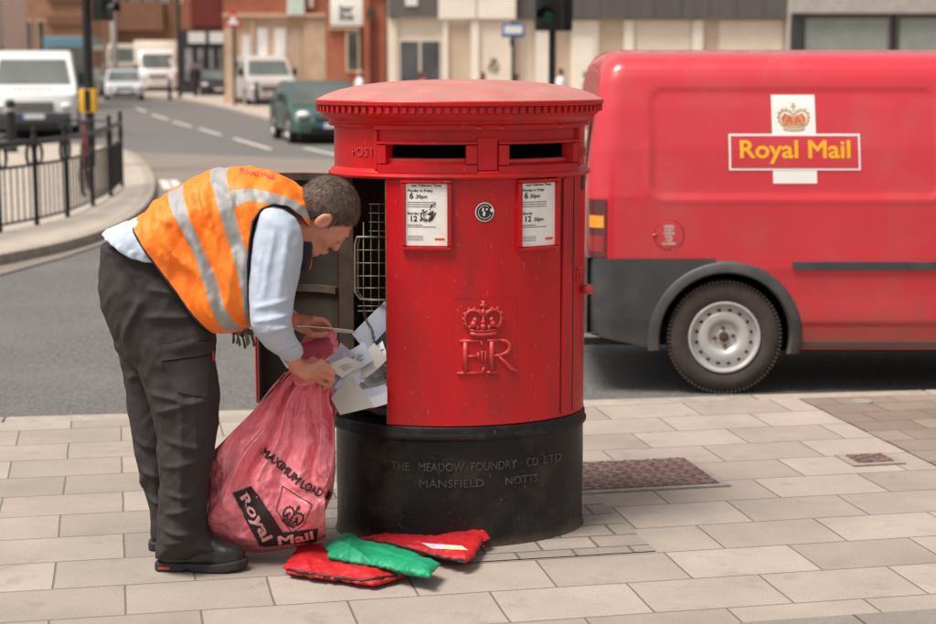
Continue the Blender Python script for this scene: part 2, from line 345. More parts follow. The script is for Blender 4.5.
def field_mesh(f, lo, hi, h, name='m', attrs=None, relax=0):
    lo = np.asarray(lo, float); hi = np.asarray(hi, float); B = 12; nb = np.ceil((hi - lo) / h / B).astype(int); N = nb * B
    F = np.empty(N, np.float32)
    bi = np.stack(np.meshgrid(*[np.arange(k) for k in nb], indexing='ij'), -1).reshape(-1, 3)
    cen = lo + (bi * B + (B - 1) / 2) * h; dc = f(cen); thr = B * h * .87 + .03
    loc = np.stack(np.meshgrid(*[np.arange(B)] * 3, indexing='ij'), -1).reshape(-1, 3)
    for k, (b, d) in enumerate(zip(bi, dc)):
        if abs(d) > thr: F[b[0] * B:b[0] * B + B, b[1] * B:b[1] * B + B, b[2] * B:b[2] * B + B] = d
    act = bi[np.abs(dc) <= thr]
    for c in range(0, len(act), 60):
        a = act[c:c + 60]; P = lo + ((a[:, None, :] * B + loc[None]) * h); v = f(P.reshape(-1, 3)).reshape(len(a), B, B, B)
        for q, b in enumerate(a): F[b[0] * B:b[0] * B + B, b[1] * B:b[1] * B + B, b[2] * B:b[2] * B + B] = v[q]
    I = F < 0
    c = I[:-1, :-1, :-1].astype(np.int8)
    for dx, dy, dz in ((1, 0, 0), (0, 1, 0), (0, 0, 1), (1, 1, 0), (1, 0, 1), (0, 1, 1), (1, 1, 1)):
        c = c + I[dx:N[0] - 1 + dx, dy:N[1] - 1 + dy, dz:N[2] - 1 + dz]
    cell = np.argwhere((c > 0) & (c < 8)); idx = -np.ones(c.shape, np.int64); idx[tuple(cell.T)] = np.arange(len(cell))
    acc = np.zeros((len(cell), 3)); cnt = np.zeros(len(cell))
    cr = [(x, y, z) for x in (0, 1) for y in (0, 1) for z in (0, 1)]
    for a in cr:
        for b in cr:
            if sum(b) - sum(a) == 1 and all(q >= p for p, q in zip(a, b)):
                A = cell + a; Bq = cell + b; fa = F[tuple(A.T)].astype(float); fb = F[tuple(Bq.T)].astype(float); m = (fa < 0) != (fb < 0)
                t = np.where(m, fa / np.where(m, fa - fb, 1), 0); p = A + (np.array(b) - np.array(a)) * t[:, None]
                acc[m] += p[m]; cnt[m] += 1
    V = lo + acc / cnt[:, None] * h
    Q = []
    for ax in range(3):
        sl0 = [slice(1, None)] * 3; o1 = (ax + 1) % 3; o2 = (ax + 2) % 3
        A = I; s0 = [slice(None)] * 3; s1 = [slice(None)] * 3; s0[ax] = slice(0, -1); s1[ax] = slice(1, None)
        ch = A[tuple(s0)] != A[tuple(s1)]; E = np.argwhere(ch)
        ok = (E[:, o1] > 0) & (E[:, o2] > 0) & (E[:, o1] < N[o1] - 1) & (E[:, o2] < N[o2] - 1); E = E[ok]
        fl = A[tuple(E.T)]
        q = []
        for d1, d2 in ((-1, -1), (0, -1), (0, 0), (-1, 0)):
            C = E.copy(); C[:, o1] += d1; C[:, o2] += d2; q.append(idx[tuple(C.T)])
        q = np.stack(q, 1); q[~fl] = q[~fl][:, ::-1]; Q.append(q)
    Q = np.concatenate(Q); Q = Q[(Q >= 0).all(1)]
    if relax:
        e = np.concatenate([Q[:, (0, 1)], Q[:, (1, 2)], Q[:, (2, 3)], Q[:, (3, 0)]]); cn = np.bincount(e[:, 0], minlength=len(V)).astype(float) + np.bincount(e[:, 1], minlength=len(V))
        for _ in range(relax):
            A_ = np.stack([np.bincount(e[:, 0], V[e[:, 1], k], len(V)) + np.bincount(e[:, 1], V[e[:, 0], k], len(V)) for k in range(3)], 1) / np.maximum(cn, 1)[:, None]; V = V * .5 + A_ * .5
    me = bpy.data.meshes.new(name); me.vertices.add(len(V)); me.vertices.foreach_set('co', V.astype(np.float32).ravel())
    me.loops.add(len(Q) * 4); me.loops.foreach_set('vertex_index', Q.ravel().astype(np.int32))
    me.polygons.add(len(Q)); me.polygons.foreach_set('loop_start', np.arange(0, len(Q) * 4, 4, dtype=np.int32))
    me.update(calc_edges=True)
    if attrs:
        for an, fn in attrs.items(): a = me.attributes.new(an, 'FLOAT', 'POINT'); a.data.foreach_set('value', fn(V).astype(np.float32))
    return me
def attr_mask(m, an, w=.0012):
    """node: 0/1 mask from a signed distance stored on the mesh (positive inside)"""
    n = m.node_tree.nodes; L = m.node_tree.links; a = n.new('ShaderNodeAttribute'); a.attribute_name = an
    r = n.new('ShaderNodeMapRange'); r.inputs[1].default_value = -w; r.inputs[2].default_value = w; L.new(a.outputs['Fac'], r.inputs[0]); return r.outputs[0]
def over(m, an, col, rough=None, w=.0012):
    """lay a differently coloured band of the cloth over the base colour where attribute an > 0"""
    n = m.node_tree.nodes; L = m.node_tree.links; b = bsdf(m); src = b.inputs['Base Color'].links[0].from_socket
    mk = attr_mask(m, an, w); x = n.new('ShaderNodeMix'); x.data_type = 'RGBA'; L.new(mk, x.inputs[0]); L.new(src, x.inputs[6]); x.inputs[7].default_value = lin(col)
    L.new(x.outputs[2], b.inputs['Base Color'])

# ================================================================== GROUND
TH = atan((468 - 115) / FPX)                     # the paving's joints run this far left of straight ahead
CU = np.array((cos(TH), sin(TH))); CV = np.array((-sin(TH), cos(TH)))
def uv(p): return p[0] * CU[0] + p[1] * CU[1], p[0] * CV[0] + p[1] * CV[1]
def fuv(u, v, z=0): return (CU[0] * u + CV[0] * v, CU[1] * u + CV[1] * v, z)
asph = pm('asphalt', (.15, .143, .139), rough=.9, var=.42, scale=48, bump=1.0, bscale=120, bdist=.012, dirt=(.22, .20, .185), dscale=1.2, damt=.5, spec=.25)
asph2 = pm('asphalt_side_road', (.145, .135, .132), rough=.9, var=.16, scale=60, bump=.6, bscale=200, bdist=.004, dirt=(.11, .1, .094), dscale=.4, damt=.5, spec=.25)
pink_asph = pm('buff_asphalt', (.22, .185, .16), rough=.9, var=.1, scale=50, bump=.4, bscale=180, dirt=(.16, .14, .125), dscale=.6, damt=.6, spec=.25)
kerbm = pm('kerb_stone', (.33, .28, .235), rough=.85, var=.15, scale=14, bump=.5, bscale=120, dirt=(.18, .15, .13), dscale=2.5, damt=.6)
SL = G(0, 622.6); u0, v0 = uv(SL)
slab_m = brick_mat('paving_slabs', (.28, .237, .203), (.365, .312, .27), (.16, .134, .114), .45, .305, .0038, rot=TH, off=(0, -v0 % .305, 0), rough=.85, bumpd=.004, speck=.1, stain=(.21, .168, .14), stain_amt=.65, gum=True)
block_m = brick_mat('paving_blocks', (.25, .215, .185), (.31, .265, .23), (.14, .12, .1), .2, .14, .006, rot=TH, rough=.85, bumpd=.005, speck=.12, stain=(.13, .11, .095))
block2_m = brick_mat('paving_blocks_large', (.19, .15, .122), (.26, .21, .17), (.14, .115, .095), .3, .2, .005, rot=TH, rough=.85, bumpd=.004, speck=.12, stain=(.16, .135, .11))
darkslab_m = brick_mat('grey_slabs', (.2, .175, .155), (.24, .21, .185), (.1, .085, .07), .45, .305, .005, rot=TH, off=(.1, -v0 % .305, 0), rough=.85, bumpd=.004)
buff_m = brick_mat('far_paving', (.40, .34, .29), (.42, .36, .31), (.33, .28, .24), .6, .45, .006, rough=.85, stain=(.26, .215, .18))
def sheet(name, pts, z, mat):
    mb = MB(); mb.add([(p[0], p[1], z) for p in pts], [tuple(range(len(pts)))]); o = mb.build(name, mat); o['kind'] = 'structure'; return o
RZ = -.10
sheet('road', [(-600, -200), (600, -200), (600, 900), (-600, 900)], RZ, asph)
# kerb line of the near pavement
K0 = G(0, 417.0); K1 = G(936, 389.5); kd = (K1 - K0) / np.linalg.norm(K1 - K0); kn = np.array((-kd[1], kd[0], 0))
A = K0 - kd * 30; Bk = K0 + kd * 40
mb = MB(); KW = .13
P = [A - kn * KW, Bk - kn * KW, Bk - kn * KW - np.array((0, 30, 0)), A - kn * KW - np.array((0, 30, 0))]
mb.slab([(p[0], p[1], RZ - .05) for p in P], (0, 0, -RZ + .05)); o = mb.build('pavement', slab_m); o['kind'] = 'structure'
mb = MB(); x = 0
while x < 70:
    l = .91; a = A + kd * x; b = A + kd * (x + l - .008)
    mb.slab([(q[0], q[1], RZ - .05) for q in (a - kn * (KW - .004), b - kn * (KW - .004), b + kn * random.uniform(-.003, .003), a)], (0, 0, -RZ + .051)); x += l
o = mb.build('kerb', kerbm, bevel=.01); o['kind'] = 'structure'
# darker block paving round the pillar box and by the van, grey slabs near the camera
ua, va = uv(G(656, 552)); ub, vb = uv(G(595, 503))
sheet('block_paving', [fuv(ua - 1.12, va), fuv(ua, va), fuv(ua, vb + .85), fuv(ua - 1.12, vb + .85)], .004, block_m)
uc, vc = uv(G(785, 392.5)); vk = uv(K1)[1] - .2
def kerb_v(u):                                  # v of the kerb's back edge at this u
    a = np.array(uv(K0 - kn * KW)); b = np.array(uv(K1 - kn * KW)); return a[1] + (u - a[0]) * (b[1] - a[1]) / (b[0] - a[0])
sheet('block_paving', [fuv(uc, v0 + .1), fuv(uc + 9, v0 + .1), fuv(uc + 9, kerb_v(uc + 9) - .004), fuv(uc, kerb_v(uc) - .004)], .004, block2_m)
ug, vg = uv(G(700, 624)); ug2, vg2 = uv(G(936, 610)); ug0 = uv(G(735, 620))[0]
sheet('grey_paving', [fuv(ug0, vg2 - .9), fuv(ug0 + 5, vg2 - .9), fuv(ug0 + 5, vg2), fuv(ug0, vg2)], .004, darkslab_m)
# manhole covers
iron = pm('rusted_iron', (.15, .095, .082), rough=.7, var=.3, scale=25, bump=.3, bscale=90, dirt=(.24, .17, .14), dscale=9, damt=.7)
framem = pm('cover_frame', (.27, .235, .205), rough=.8, var=.15, scale=20, bump=.3)
def cover(c, lu, lv, label, cat='manhole cover'):
    t = thing('manhole_cover', (*fuv(*c)[:2], .004), label, cat)
    def q(u, v): return fuv(c[0] + u, c[1] + v)
    mb = MB(); f = .035
    mb.slab([q(-lu, -lv), q(lu, -lv), q(lu, lv), q(-lu, lv)], (0, 0, .008)); mb.build('frame', framem, t)
    mb = MB(); mb.slab([(*q(a * (lu - f), b * (lv - f))[:2], .0085) for a, b in ((-1, -1), (1, -1), (1, 1), (-1, 1))], (0, 0, .003))
    nx = int(lu * 2 / .052); ny = int(lv * 2 / .04)
    for i in range(nx):
        for j in range(ny):
            u = -lu + f + .02 + i * (2 * lu - 2 * f - .04) / (nx - 1); v = -lv + f + .015 + j * (2 * lv - 2 * f - .03) / (ny - 1)
            a = radians(40 if (i + j) % 2 else -40); L = .019; w = .005
            du = (cos(a) * L, sin(a) * L); dv = (-sin(a) * w, cos(a) * w)
            mb.slab([(*q(u + s1 * du[0] + s2 * dv[0], v + s1 * du[1] + s2 * dv[1])[:2], .0115) for s1, s2 in ((-1, -1), (1, -1), (1, 1), (-1, 1))], (0, 0, .003))
    mb.build('cover_plate', iron, t)
p00 = uv(G(583, 470)); a = uv(G(731, 487)); b = uv(G(690, 458))
cover(((a[0] - .33), (a[1] + b[1]) / 2), .33, (b[1] - a[1]) / 2, 'large rusty iron manhole cover with raised chequer beside the pillar box')
a = uv(G(905, 464)); b = uv(G(834, 455)); b2 = uv(G(850, 465))
cover(((a[0] + b2[0]) / 2, a[1] + .09), (a[0] - b2[0]) / 2, .1, 'small rusty iron access cover near the edge of the dark block paving')
c = G(862, 403); mb = MB(); mb.lathe([(0, .012), (.05, .012), (.052, .004)], (c[0], c[1], 0), seg=20)
at_base(mb.build('water_stopcock_cover', framem), 'small round stopcock cover set in the dark block paving beside the kerb', 'stopcock cover')

# the pavement island on the far side of the road with the railing
isl = [G(-260, 300), G(-60, 263), G(0, 252), G(60, 240), G(105, 225), G(134, 207), G(146, 188), G(143, 170), G(130, 155), G(112, 147), G(60, 144), G(-60, 143), G(-300, 143)]
def smooth_poly(P, n=3):
    P = [np.array(p[:2]) for p in P]
    for _ in range(n):
        Q = [P[0]]
        for a, b in zip(P[:-1], P[1:]): Q += [a * .75 + b * .25, a * .25 + b * .75]
        P = Q + [P[-1]]
    return P
isl = smooth_poly(isl)
mb = MB(); mb.slab([(p[0], p[1], RZ - .05) for p in isl], (0, 0, -RZ + .05)); o = mb.build('island_pavement', buff_m); o['kind'] = 'structure'
mb = MB()
for a, b in zip(isl[:-1], isl[1:]):
    d = b - a; n_ = np.array((d[1], -d[0])) / (np.linalg.norm(d) + 1e-9)
    mb.slab([(q[0], q[1], RZ - .05) for q in (a, a + n_ * .14, b + n_ * .14, b)], (0, 0, -RZ + .054))
o = mb.build('kerb', kerbm); o['kind'] = 'structure'
# raised buff surface in the mouth of the side road, darker side road behind it
sheet('side_road', [G(131, 153, RZ), G(345, 161, RZ), (8, 33), (8, 46), (-2, 55), (-40, 210), (-90, 210), (-14, 40)], RZ + .004, asph2)
sheet('crossing_surface', [G(131, 152.5, RZ), G(347, 160.5, RZ), (8, 30.5), (8, 26), G(345, 178, RZ), G(250, 190, RZ), G(185, 205, RZ), G(120, 226, RZ), G(150, 200, RZ)], RZ + .008, pink_asph)
sheet('kerbside_strip', [G(-80, 278, RZ), G(0, 262, RZ), G(60, 249, RZ), G(110, 234, RZ), G(140, 216, RZ), G(140, 224, RZ), G(112, 242, RZ), G(62, 259, RZ), G(0, 276, RZ), G(-80, 295, RZ)], RZ + .012, pink_asph)
wp = pm('road_paint', (.62, .58, .53), rough=.7, var=.12, scale=30, bump=.2, dirt=(.25, .22, .2), dscale=14, damt=.7)
def dash(p, q, w=.11):
    a = G(*p, RZ); b = G(*q, RZ); d = (b - a) / np.linalg.norm(b - a); n_ = np.array((-d[1], d[0], 0)) * w / 2
    mb = MB(); mb.add([(k[0], k[1], RZ + .016) for k in (a - n_, a + n_, b + n_, b - n_)], [(0, 3, 2, 1)])
    o = mb.build('road_marking', wp); o['kind'] = 'structure'
for p, q in (((152, 115), (168, 120)), ((173, 122), (191, 127)), ((199, 129), (221, 135.5)), ((234, 139), (271, 150)), ((304, 148.5), (340, 156.5)), ((136, 108), (146, 112)), ((163, 181), (168, 190.5)), ((173, 181), (179, 190))): dash(p, q, .12)
# pavement along the far side and up the right of the side road
fp = [(60, 44.5), (-3.2, 45.5), (-5.2, 47.5), G(275, 119), G(225, 106.5), G(178, 97), (-40, 140), (-55, 200), (60, 200)]
mb = MB(); mb.slab([(p[0], p[1], RZ - .05) for p in fp][::-1], (0, 0, -RZ + .04)); o = mb.build('far_pavement', buff_m); o['kind'] = 'structure'
fp = [(-160, 42), (-13, 42), (-14.5, 46), (-43, 130), (-70, 200), (-160, 200)]
mb = MB(); mb.slab([(p[0], p[1], RZ - .05) for p in fp], (0, 0, -RZ + .04)); o = mb.build('left_pavement', buff_m); o['kind'] = 'structure'

# ================================================================== BUILDINGS (metres; a facade at depth Y, spots in it given by where the photo shows them)
brick = brick_mat('red_brick', (.42, .115, .055), (.34, .085, .045), (.3, .2, .15), .23, .075, .01, plane='XZ', bumpd=.004)
brownbrick = brick_mat('brown_brick', (.23, .1, .055), (.17, .07, .04), (.2, .14, .1), .23, .075, .01, plane='XZ', bumpd=.004)
stone = pm('sandstone', (.62, .46, .32), rough=.85, var=.14, scale=2.5, bump=.4, bscale=20, dirt=(.3, .2, .14), dscale=.8, damt=.5)
cream = pm('cream_render', (.78, .67, .55), rough=.8, var=.06, scale=1.5, bump=.2, bscale=20, dirt=(.62, .5, .38), dscale=.8, damt=.4)
cream2 = pm('cream_cladding', (.84, .76, .66), rough=.7, var=.05, scale=2)
beige = pm('beige_panel', (.58, .45, .33), rough=.8, var=.08, scale=1.5)
fasc = pm('grey_fascia', (.105, .092, .09), rough=.6, var=.12, scale=2, stretch=(3, 1, .4))
concr = pm('pale_concrete', (.42, .38, .35), rough=.85, var=.14, scale=5, bump=.5, bscale=30, dirt=(.3, .27, .25), dscale=2)
glassd = pm('shop_glass', (.09, .09, .095), rough=.08, var=.5, scale=.7, spec=.8, bump=0)  # reflections are put into the pane colour as light and dark patches
glassl = pm('painted_glare_glass', (.88, .87, .82), rough=.2, var=.2, scale=1, bump=0)  # sky reflection put into the panes as a near-white base colour
shut = pm('grey_green_shutter', (.3, .325, .3), rough=.6, var=.1, scale=2)
black = pm('black_paint', (.012, .012, .014), rough=.4, var=.2)
dkgrey = pm('dark_grey_paint', (.04, .04, .042), rough=.5, var=.2)
white = pm('white_paint', (.75, .74, .71), rough=.5, var=.05)
dred = pm('dark_red_paint', (.16, .025, .02), rough=.5)
roofm = pm('slate_roof', (.08, .075, .08), rough=.8)
def building(x0, x1, Y, h, depth, wall, label, cat='building', roof=True):
    X0 = W(x0, 60, Y)[0]; X1 = W(x1, 60, Y)[0]
    t = thing('building', ((X0 + X1) / 2, Y, RZ), label, cat)
    mb = MB(); mb.box(X0, X1, Y, Y + depth, RZ - .05, h); mb.build('wall', wall, t)
    mb = MB(); mb.box(X0 + .003, X1 - .003, Y - .25, Y + depth + .2, h, h + .35); mb.build('roof', roofm, t)
    return t
def face(t, name, x0, x1, y0, y1, Y, mat, out=.06, z=None, bevel=0):
    """a block on the facade at depth Y, from photo x0..x1, y0 (top)..y1; z=(bottom, top) overrides"""
    X0 = W(x0, 60, Y)[0]; X1 = W(x1, 60, Y)[0]; z1 = W(468, y0, Y)[2]; z0 = W(468, y1, Y)[2]
    if z: z0 = z[0] if z[0] is not None else z0; z1 = z[1] if z[1] is not None else z1
    mb = MB(); mb.box(X0, X1, Y - out, Y + .02, max(z0, RZ), z1); return mb.build(name, mat, t, bevel=bevel)
def window(t, x0, x1, y0, y1, Y, fr, gl, z=None, bars=1, out=.08):
    f = face(t, 'window', x0, x1, y0, y1, Y, fr, out, z)
    X0 = W(x0, 60, Y)[0]; X1 = W(x1, 60, Y)[0]; z1 = W(468, y0, Y)[2]; z0 = W(468, y1, Y)[2]
    if z: z0 = z[0] if z[0] is not None else z0; z1 = z[1] if z[1] is not None else z1
    w = (X1 - X0); g = .07
    for k in range(bars):
        a = X0 + g + k * (w - g) / bars; mb = MB(); mb.box(a, a + (w - g) / bars - g, Y - out - .012, Y - out, z0 + g, z1 - g); mb.build('pane', gl, f)
def upper(t, x0, x1, Y, h, n, fr=None, start=4.6):
    k = start
    while k + 1.6 < h:
        for i in range(n):
            a = x0 + (x1 - x0) * (i + .3) / n; b = x0 + (x1 - x0) * (i + .7) / n; window(t, a, b, 0, 0, Y, fr or white, glassd, z=(k, k + 1.5))
        k += 3.1
YC = 53
# cream shop block
t = building(388, 516, YC, 10, 12, cream, 'cream shop building with a dark glazed window and a brown-grey fascia', 'shop building')
face(t, 'fascia', 389, 437, -30, 17, YC, pm('brown_grey_fascia', (.13, .11, .1), rough=.7), .25); face(t, 'upper_cladding', 438.5, 476, -60, 18.5, YC, cream2, .22); face(t, 'upper_cladding', 477, 515, -60, 18.5, YC, cream2, .2)
face(t, 'sign_panel', 406, 418, -2, 6, YC, white, .29)
window(t, 398, 442, 39, 90, YC, cream, glassd, z=(.55, None), bars=2); face(t, 'pilaster', 389.5, 397, 19, 90, YC, cream, .12, z=(RZ, None)); face(t, 'pilaster', 443, 448, 19, 90, YC, cream2, .12, z=(RZ, None))
face(t, 'door_panel', 449, 470, 24, 90, YC, beige, .03, z=(RZ, None)); face(t, 'pilaster', 471, 479, 20, 90, YC, cream2, .14, z=(RZ, None)); face(t, 'wall_panel', 480, 514, 22, 90, YC, cream, .05, z=(RZ, None))
# scrawled graffiti on the wall panel
mb = MB()
for k in range(5):
    x = 490 + k * 1.8; mb.tube([W(x + 2 * sin(q * 1.7 + k), 58 + q * 3.6, YC - .07) for q in range(5)], .012, 5)
mb.build('graffiti', dkgrey, t)
upper(t, 390, 514, YC, 10, 4, start=5.2)
# long dark-fascia block
YD = 53.4
t = building(516.5, 788, YD, 11, 12, cream, 'long cream boarded-up shop building under one dark grey fascia', 'shop building')
face(t, 'fascia', 517, 787.5, -60, 18, YD, fasc, .35)
for k in range(9): face(t, 'fascia_joint', 545 + k * 27, 545.6 + k * 27, -60, 18, YD, black, .353)
for a, b, m, o_ in ((518, 533, cream, .05), (535, 551, cream2, .16), (553, 570, beige, .02), (571, 598, cream2, .1), (600, 622, beige, .03), (623.5, 633, cream2, .16), (634.5, 690, cream, .06), (691.5, 702, cream2, .16), (703, 717, beige, .03), (718.5, 782, cream, .06)):
    face(t, 'panel' if o_ < .12 else 'pilaster', a, b, 20, 90, YD, m, o_, z=(RZ, None))
face(t, 'door', 573, 594, 36, 90, YD, cream2, .14, z=(RZ, None)); upper(t, 520, 785, YD, 11, 9, start=5.4)
YE = 52.6
t = building(789, 1010, YE, 11, 12, concr, 'concrete-fronted building with grey-green shuttered shop windows', 'shop building')
face(t, 'fascia', 789.5, 1009, -60, 13, YE, concr, .3); face(t, 'pier', 789.5, 801, 15, 90, YE, dkgrey, .18, z=(RZ, None))
for a, b in ((802.5, 888), (897, 1000)):
    face(t, 'window_frame', a, b, 14.5, 90, YE, fasc, .05, z=(.4, None))
    X0 = W(a + 1.5, 60, YE)[0]; X1 = W(b - 1.5, 60, YE)[0]; mb = MB(); z = .5
    while z < W(468, 15.5, YE)[2] - .1: mb.box(X0, X1, YE - .075, YE - .05, z, z + .085); z += .095
    mb.build('shutter', shut, t)
face(t, 'mullion', 890, 894, 14, 90, YE, black, .14, z=(RZ, None)); upper(t, 795, 1005, YE, 11, 6, start=5.4)
# more frontage beyond the right edge, and across the left, so the street closes
t = building(1014, 1500, 53, 10, 12, brick, 'red brick terrace beyond the shuttered shop', 'building'); upper(t, 1020, 1490, 53, 10, 12)
# red brick block on the corner
YB = 57
t = building(326, 390, YB, 11, 10, brick, 'red brick corner building with a dark red door and a stone band', 'building')
face(t, 'stone_band', 327, 389.5, -12, -4, YB, stone, .12)
face(t, 'door', 371, 378, 22, 90, YB, dred, .05, z=(RZ, None)); face(t, 'drainpipe', 387, 389.6, -60, 90, YB, black, .12, z=(RZ, 10.5)); face(t, 'stone_jamb', 363.5, 370, -3, 90, YB, brick, .16, z=(RZ, None))
face(t, 'drainpipe', 361.5, 363.2, -60, 90, YB, black, .14, z=(RZ, 10.5))
window(t, 346, 360, 30, 72, YB, stone, glassd, bars=1); face(t, 'stone_head', 329, 361, 26.5, 29.3, YB, stone, .12); face(t, 'lamp_plate', 368, 376, 9, 17, YB, dkgrey, .2); upper(t, 328, 388, YB, 11, 3)
s_ = thing('shop_sign', (W(346, 12, YB - .8)[0], YB - .8, W(346, 12, YB)[2]), 'square white projecting shop sign with dark lettering on the brick corner building', 'sign')
sb = W(346.5, 12, YB - .8); mb = MB(); mb.box(sb[0] - .53, sb[0] + .53, sb[1] - .06, sb[1] + .06, sb[2] - .44, sb[2] + .45); mb.build('sign_board', white, s_, bevel=.02)
mb = MB(); mb.box(sb[0] - .56, sb[0] + .56, sb[1] - .05, sb[1] + .07, sb[2] - .49, sb[2] - .445); mb.box(sb[0] - .56, sb[0] + .56, sb[1] - .05, sb[1] + .07, sb[2] + .455, sb[2] + .5); mb.box(sb[0] + .3, sb[0] + .36, sb[1] + .062, YB - .01, sb[2] - .3, sb[2] - .24); mb.build('sign_frame', black, s_)
for txt, dz in (('bar', .1), ('live', -.16)):
    me = text_mesh(txt, .34, .012); remap(me, lambda v: (sb[0] + v.x, sb[1] - .064, sb[2] + dz + v.y)); link('lettering', me, dkgrey, s_)
# stone-fronted block farther up
YS = 70
t = building(224, 330, YS, 10, 14, brick, 'red brick building with a sandstone ground floor and bright shop windows', 'shop building')
face(t, 'stone_front', 225, 329, 15, 90, YS, stone, .1, z=(RZ, None)); face(t, 'cornice', 224.5, 329.5, 13.5, 17, YS, stone, .35)
for a, b, y0 in ((243, 251, 35), (257, 269, 27), (275, 287, 27)): window(t, a, b, y0, 58, YS, white, glassl, bars=1, out=.14)
for a, b in ((229, 235), (252.5, 255.5), (305, 326)): face(t, 'pilaster', a, b, 18, 90, YS, stone, .25, z=(RZ, None))
face(t, 'doorway', 293, 302, 28, 90, YS, beige, .13, z=(RZ, None)); window(t, 289, 306, -14, 15.5, YS, white, pm('green_lit_glass', (.62, .78, .68), rough=.2), bars=1, out=.4); upper(t, 226, 328, YS, 10, 5)
window(t, 309, 315, -8, 8, YS, stone, glassl, out=.12); 
YK = 92
t = building(184, 228, YK, 9, 12, brick, 'red brick building with black shopfronts and white fascia signs', 'shop building')
face(t, 'shopfront', 180, 227, 30, 90, YK, dkgrey, .3, z=(RZ, None)); face(t, 'fascia_sign', 190, 207, 32, 43, YK, white, .42); face(t, 'fascia_sign', 211, 226, 32, 43, YK, white, .42)
for a, b in ((185, 195), (197, 206), (209, 216), (218, 226)): window(t, a, b, 47, 82, YK, black, pm('cluttered_glass', (.2, .19, .2), rough=.15, var=.9, scale=1.6), out=.36)
window(t, 192, 222, -30, 27, YK, dred, dred, bars=1, out=.12)
t = building(96, 190, 128, 14, 14, brownbrick, 'brown brick building closing the end of the street', 'building')
face(t, 'fascia', 118, 165, 2, 30, 128, brownbrick, .5, z=(None, None)); face(t, 'stone_pier', 113, 117, -60, 60, 128, concr, .7, z=(RZ, 13)); upper(t, 100, 188, 128, 14, 6, start=6)
t = building(20, 88, 104, 13, 4, pm('buff_brick', (.32, .17, .10), rough=.85, var=.15, scale=1.5), 'buff brick building with brown window bands up the street', 'building')
for k, y in enumerate((-8, 16)): face(t, 'window_band', 50, 90, y, y + 9, 104, brownbrick, .2)
window(t, 24, 34, 20, 62, 104, stone, glassd); window(t, 38, 47, 20, 62, 104, stone, glassd); upper(t, 24, 90, 104, 13, 4, start=7)
t = building(-60, 5, 66, 10, 3.5, cream2, 'cream painted building at the far end of the pavement', 'building')
window(t, -20, -8, 8, 32, 66, white, glassl); face(t, 'plinth', -60, 4.8, 46, 70, 66, stone, .1, z=(RZ, None)); upper(t, -58, 2, 66, 10, 4, start=5)
t = building(-620, -62, 60, 10, 5, brick, 'red brick terrace on the far side of the left pavement', 'building'); upper(t, -610, -70, 60, 10, 12)

# ================================================================== PILLAR BOX
BX = (460.3 - 468) / 284.4; BY = 5.98; SA = .446; SB = .322; BROT = radians(11)
def zl(z): return z + .035 * min(1., max(0., z) / .3)
def el(phi, off=0, z=0):           # phi: angle in the box's own frame, -90 deg = front centre
    a = SA + off; b = SB + off; x = a * cos(phi); y = b * sin(phi)
    return (BX + x * cos(BROT) - y * sin(BROT), BY + x * sin(BROT) + y * cos(BROT), zl(z))
def phi_at(px, z, off=0):
    best = None
    for k in range(3601):
        ph = radians(-190 + k * .06); p = proj(el(ph, off, z))
        # keep to the side that faces the camera
        q = el(ph, off, z); nx = cos(ph) / (SA + off); ny = sin(ph) / (SB + off); wx = nx * cos(BROT) - ny * sin(BROT); wy = nx * sin(BROT) + ny * cos(BROT)
        if wx * -q[0] + wy * -q[1] <= 0: continue
        d = abs(p[0] - px)
        if best is None or d < best[0]: best = (d, ph)
    return best[1]
def z_at(py, phi, off=0):          # height on the surface that the photo shows at py
    lo, hi = -.2, 2.0
    for _ in range(30):
        m = (lo + hi) / 2
        if proj(el(phi, off, m))[1] > py: lo = m
        else: hi = m
    return (lo + hi) / 2
# arc-length table for mapping flat lettering on to the curve
_ph = np.linspace(-2 * pi, pi, 6001); _pt = np.array([el(p)[:2] for p in _ph]); _s = np.concatenate(([0], np.cumsum(np.linalg.norm(np.diff(_pt, axis=0), axis=1))))
def s_of(phi): return float(np.interp(phi, _ph, _s))
def wrap(s, z, off): return el(float(np.interp(s, _s, _ph)), off, z)
red = pm('pillar_red', (.50, .006, .012), rough=.36, var=.14, scale=5, bump=.5, bscale=38, bdist=.0022, coat=.0, stretch=(1, 1, .4), chips=((.42, .10, .085), 70, .665, .75), dirt=(.17, .024, .022), dscale=4.2, damt=.85, spec=.38)
redtop = pm('weathered_red_top', (.42, .185, .165), rough=.75, var=.1, scale=9, bump=.3, bscale=90, dirt=(.46, .12, .10), dscale=5, damt=.6, spec=.2)
relief = pm('rubbed_red', (.52, .035, .035), rough=.4, var=.15, scale=30, bump=.1, dirt=(.5, .11, .1), dscale=40, damt=.5)
bblack = pm('base_black', (.010, .009, .009), rough=.42, var=.3, scale=4, bump=.5, bscale=30, bdist=.003, dirt=(.065, .05, .044), dscale=6, damt=.75, spec=.26, chips=((.11, .09, .08), 60, .66, .6), zdirt=(.0, .05, (.12, .085, .06), .8))
rust = pm('rusty_steel', (.055, .038, .028), rough=.75, var=.4, scale=14, bump=.3, dirt=(.16, .085, .045), dscale=12, damt=.6)
inner = pm('door_inside', (.035, .028, .023), rough=.75, var=.3, scale=6, bump=.3, bscale=40, dirt=(.07, .056, .045), dscale=5, damt=.6, spec=.2)
chrome = pm('bare_metal', (.5, .48, .46), rough=.35, metal=.9, var=.1)
PB = thing('pillar_box', (BX, BY, 0), 'red double pillar box on a black base with its side door hanging open', 'pillar box')
NS = 176
def loft(mb, prof, ph0=-pi, ph1=pi, n=NS, skip=None):
    full = abs(ph1 - ph0 - 2 * pi) < 1e-6
    mb.grid(lambda i, j: el(ph0 + (ph1 - ph0) * i / (n if full else n - 1), prof[j][1], prof[j][0]), n, len(prof), skip=skip, wrap=full)
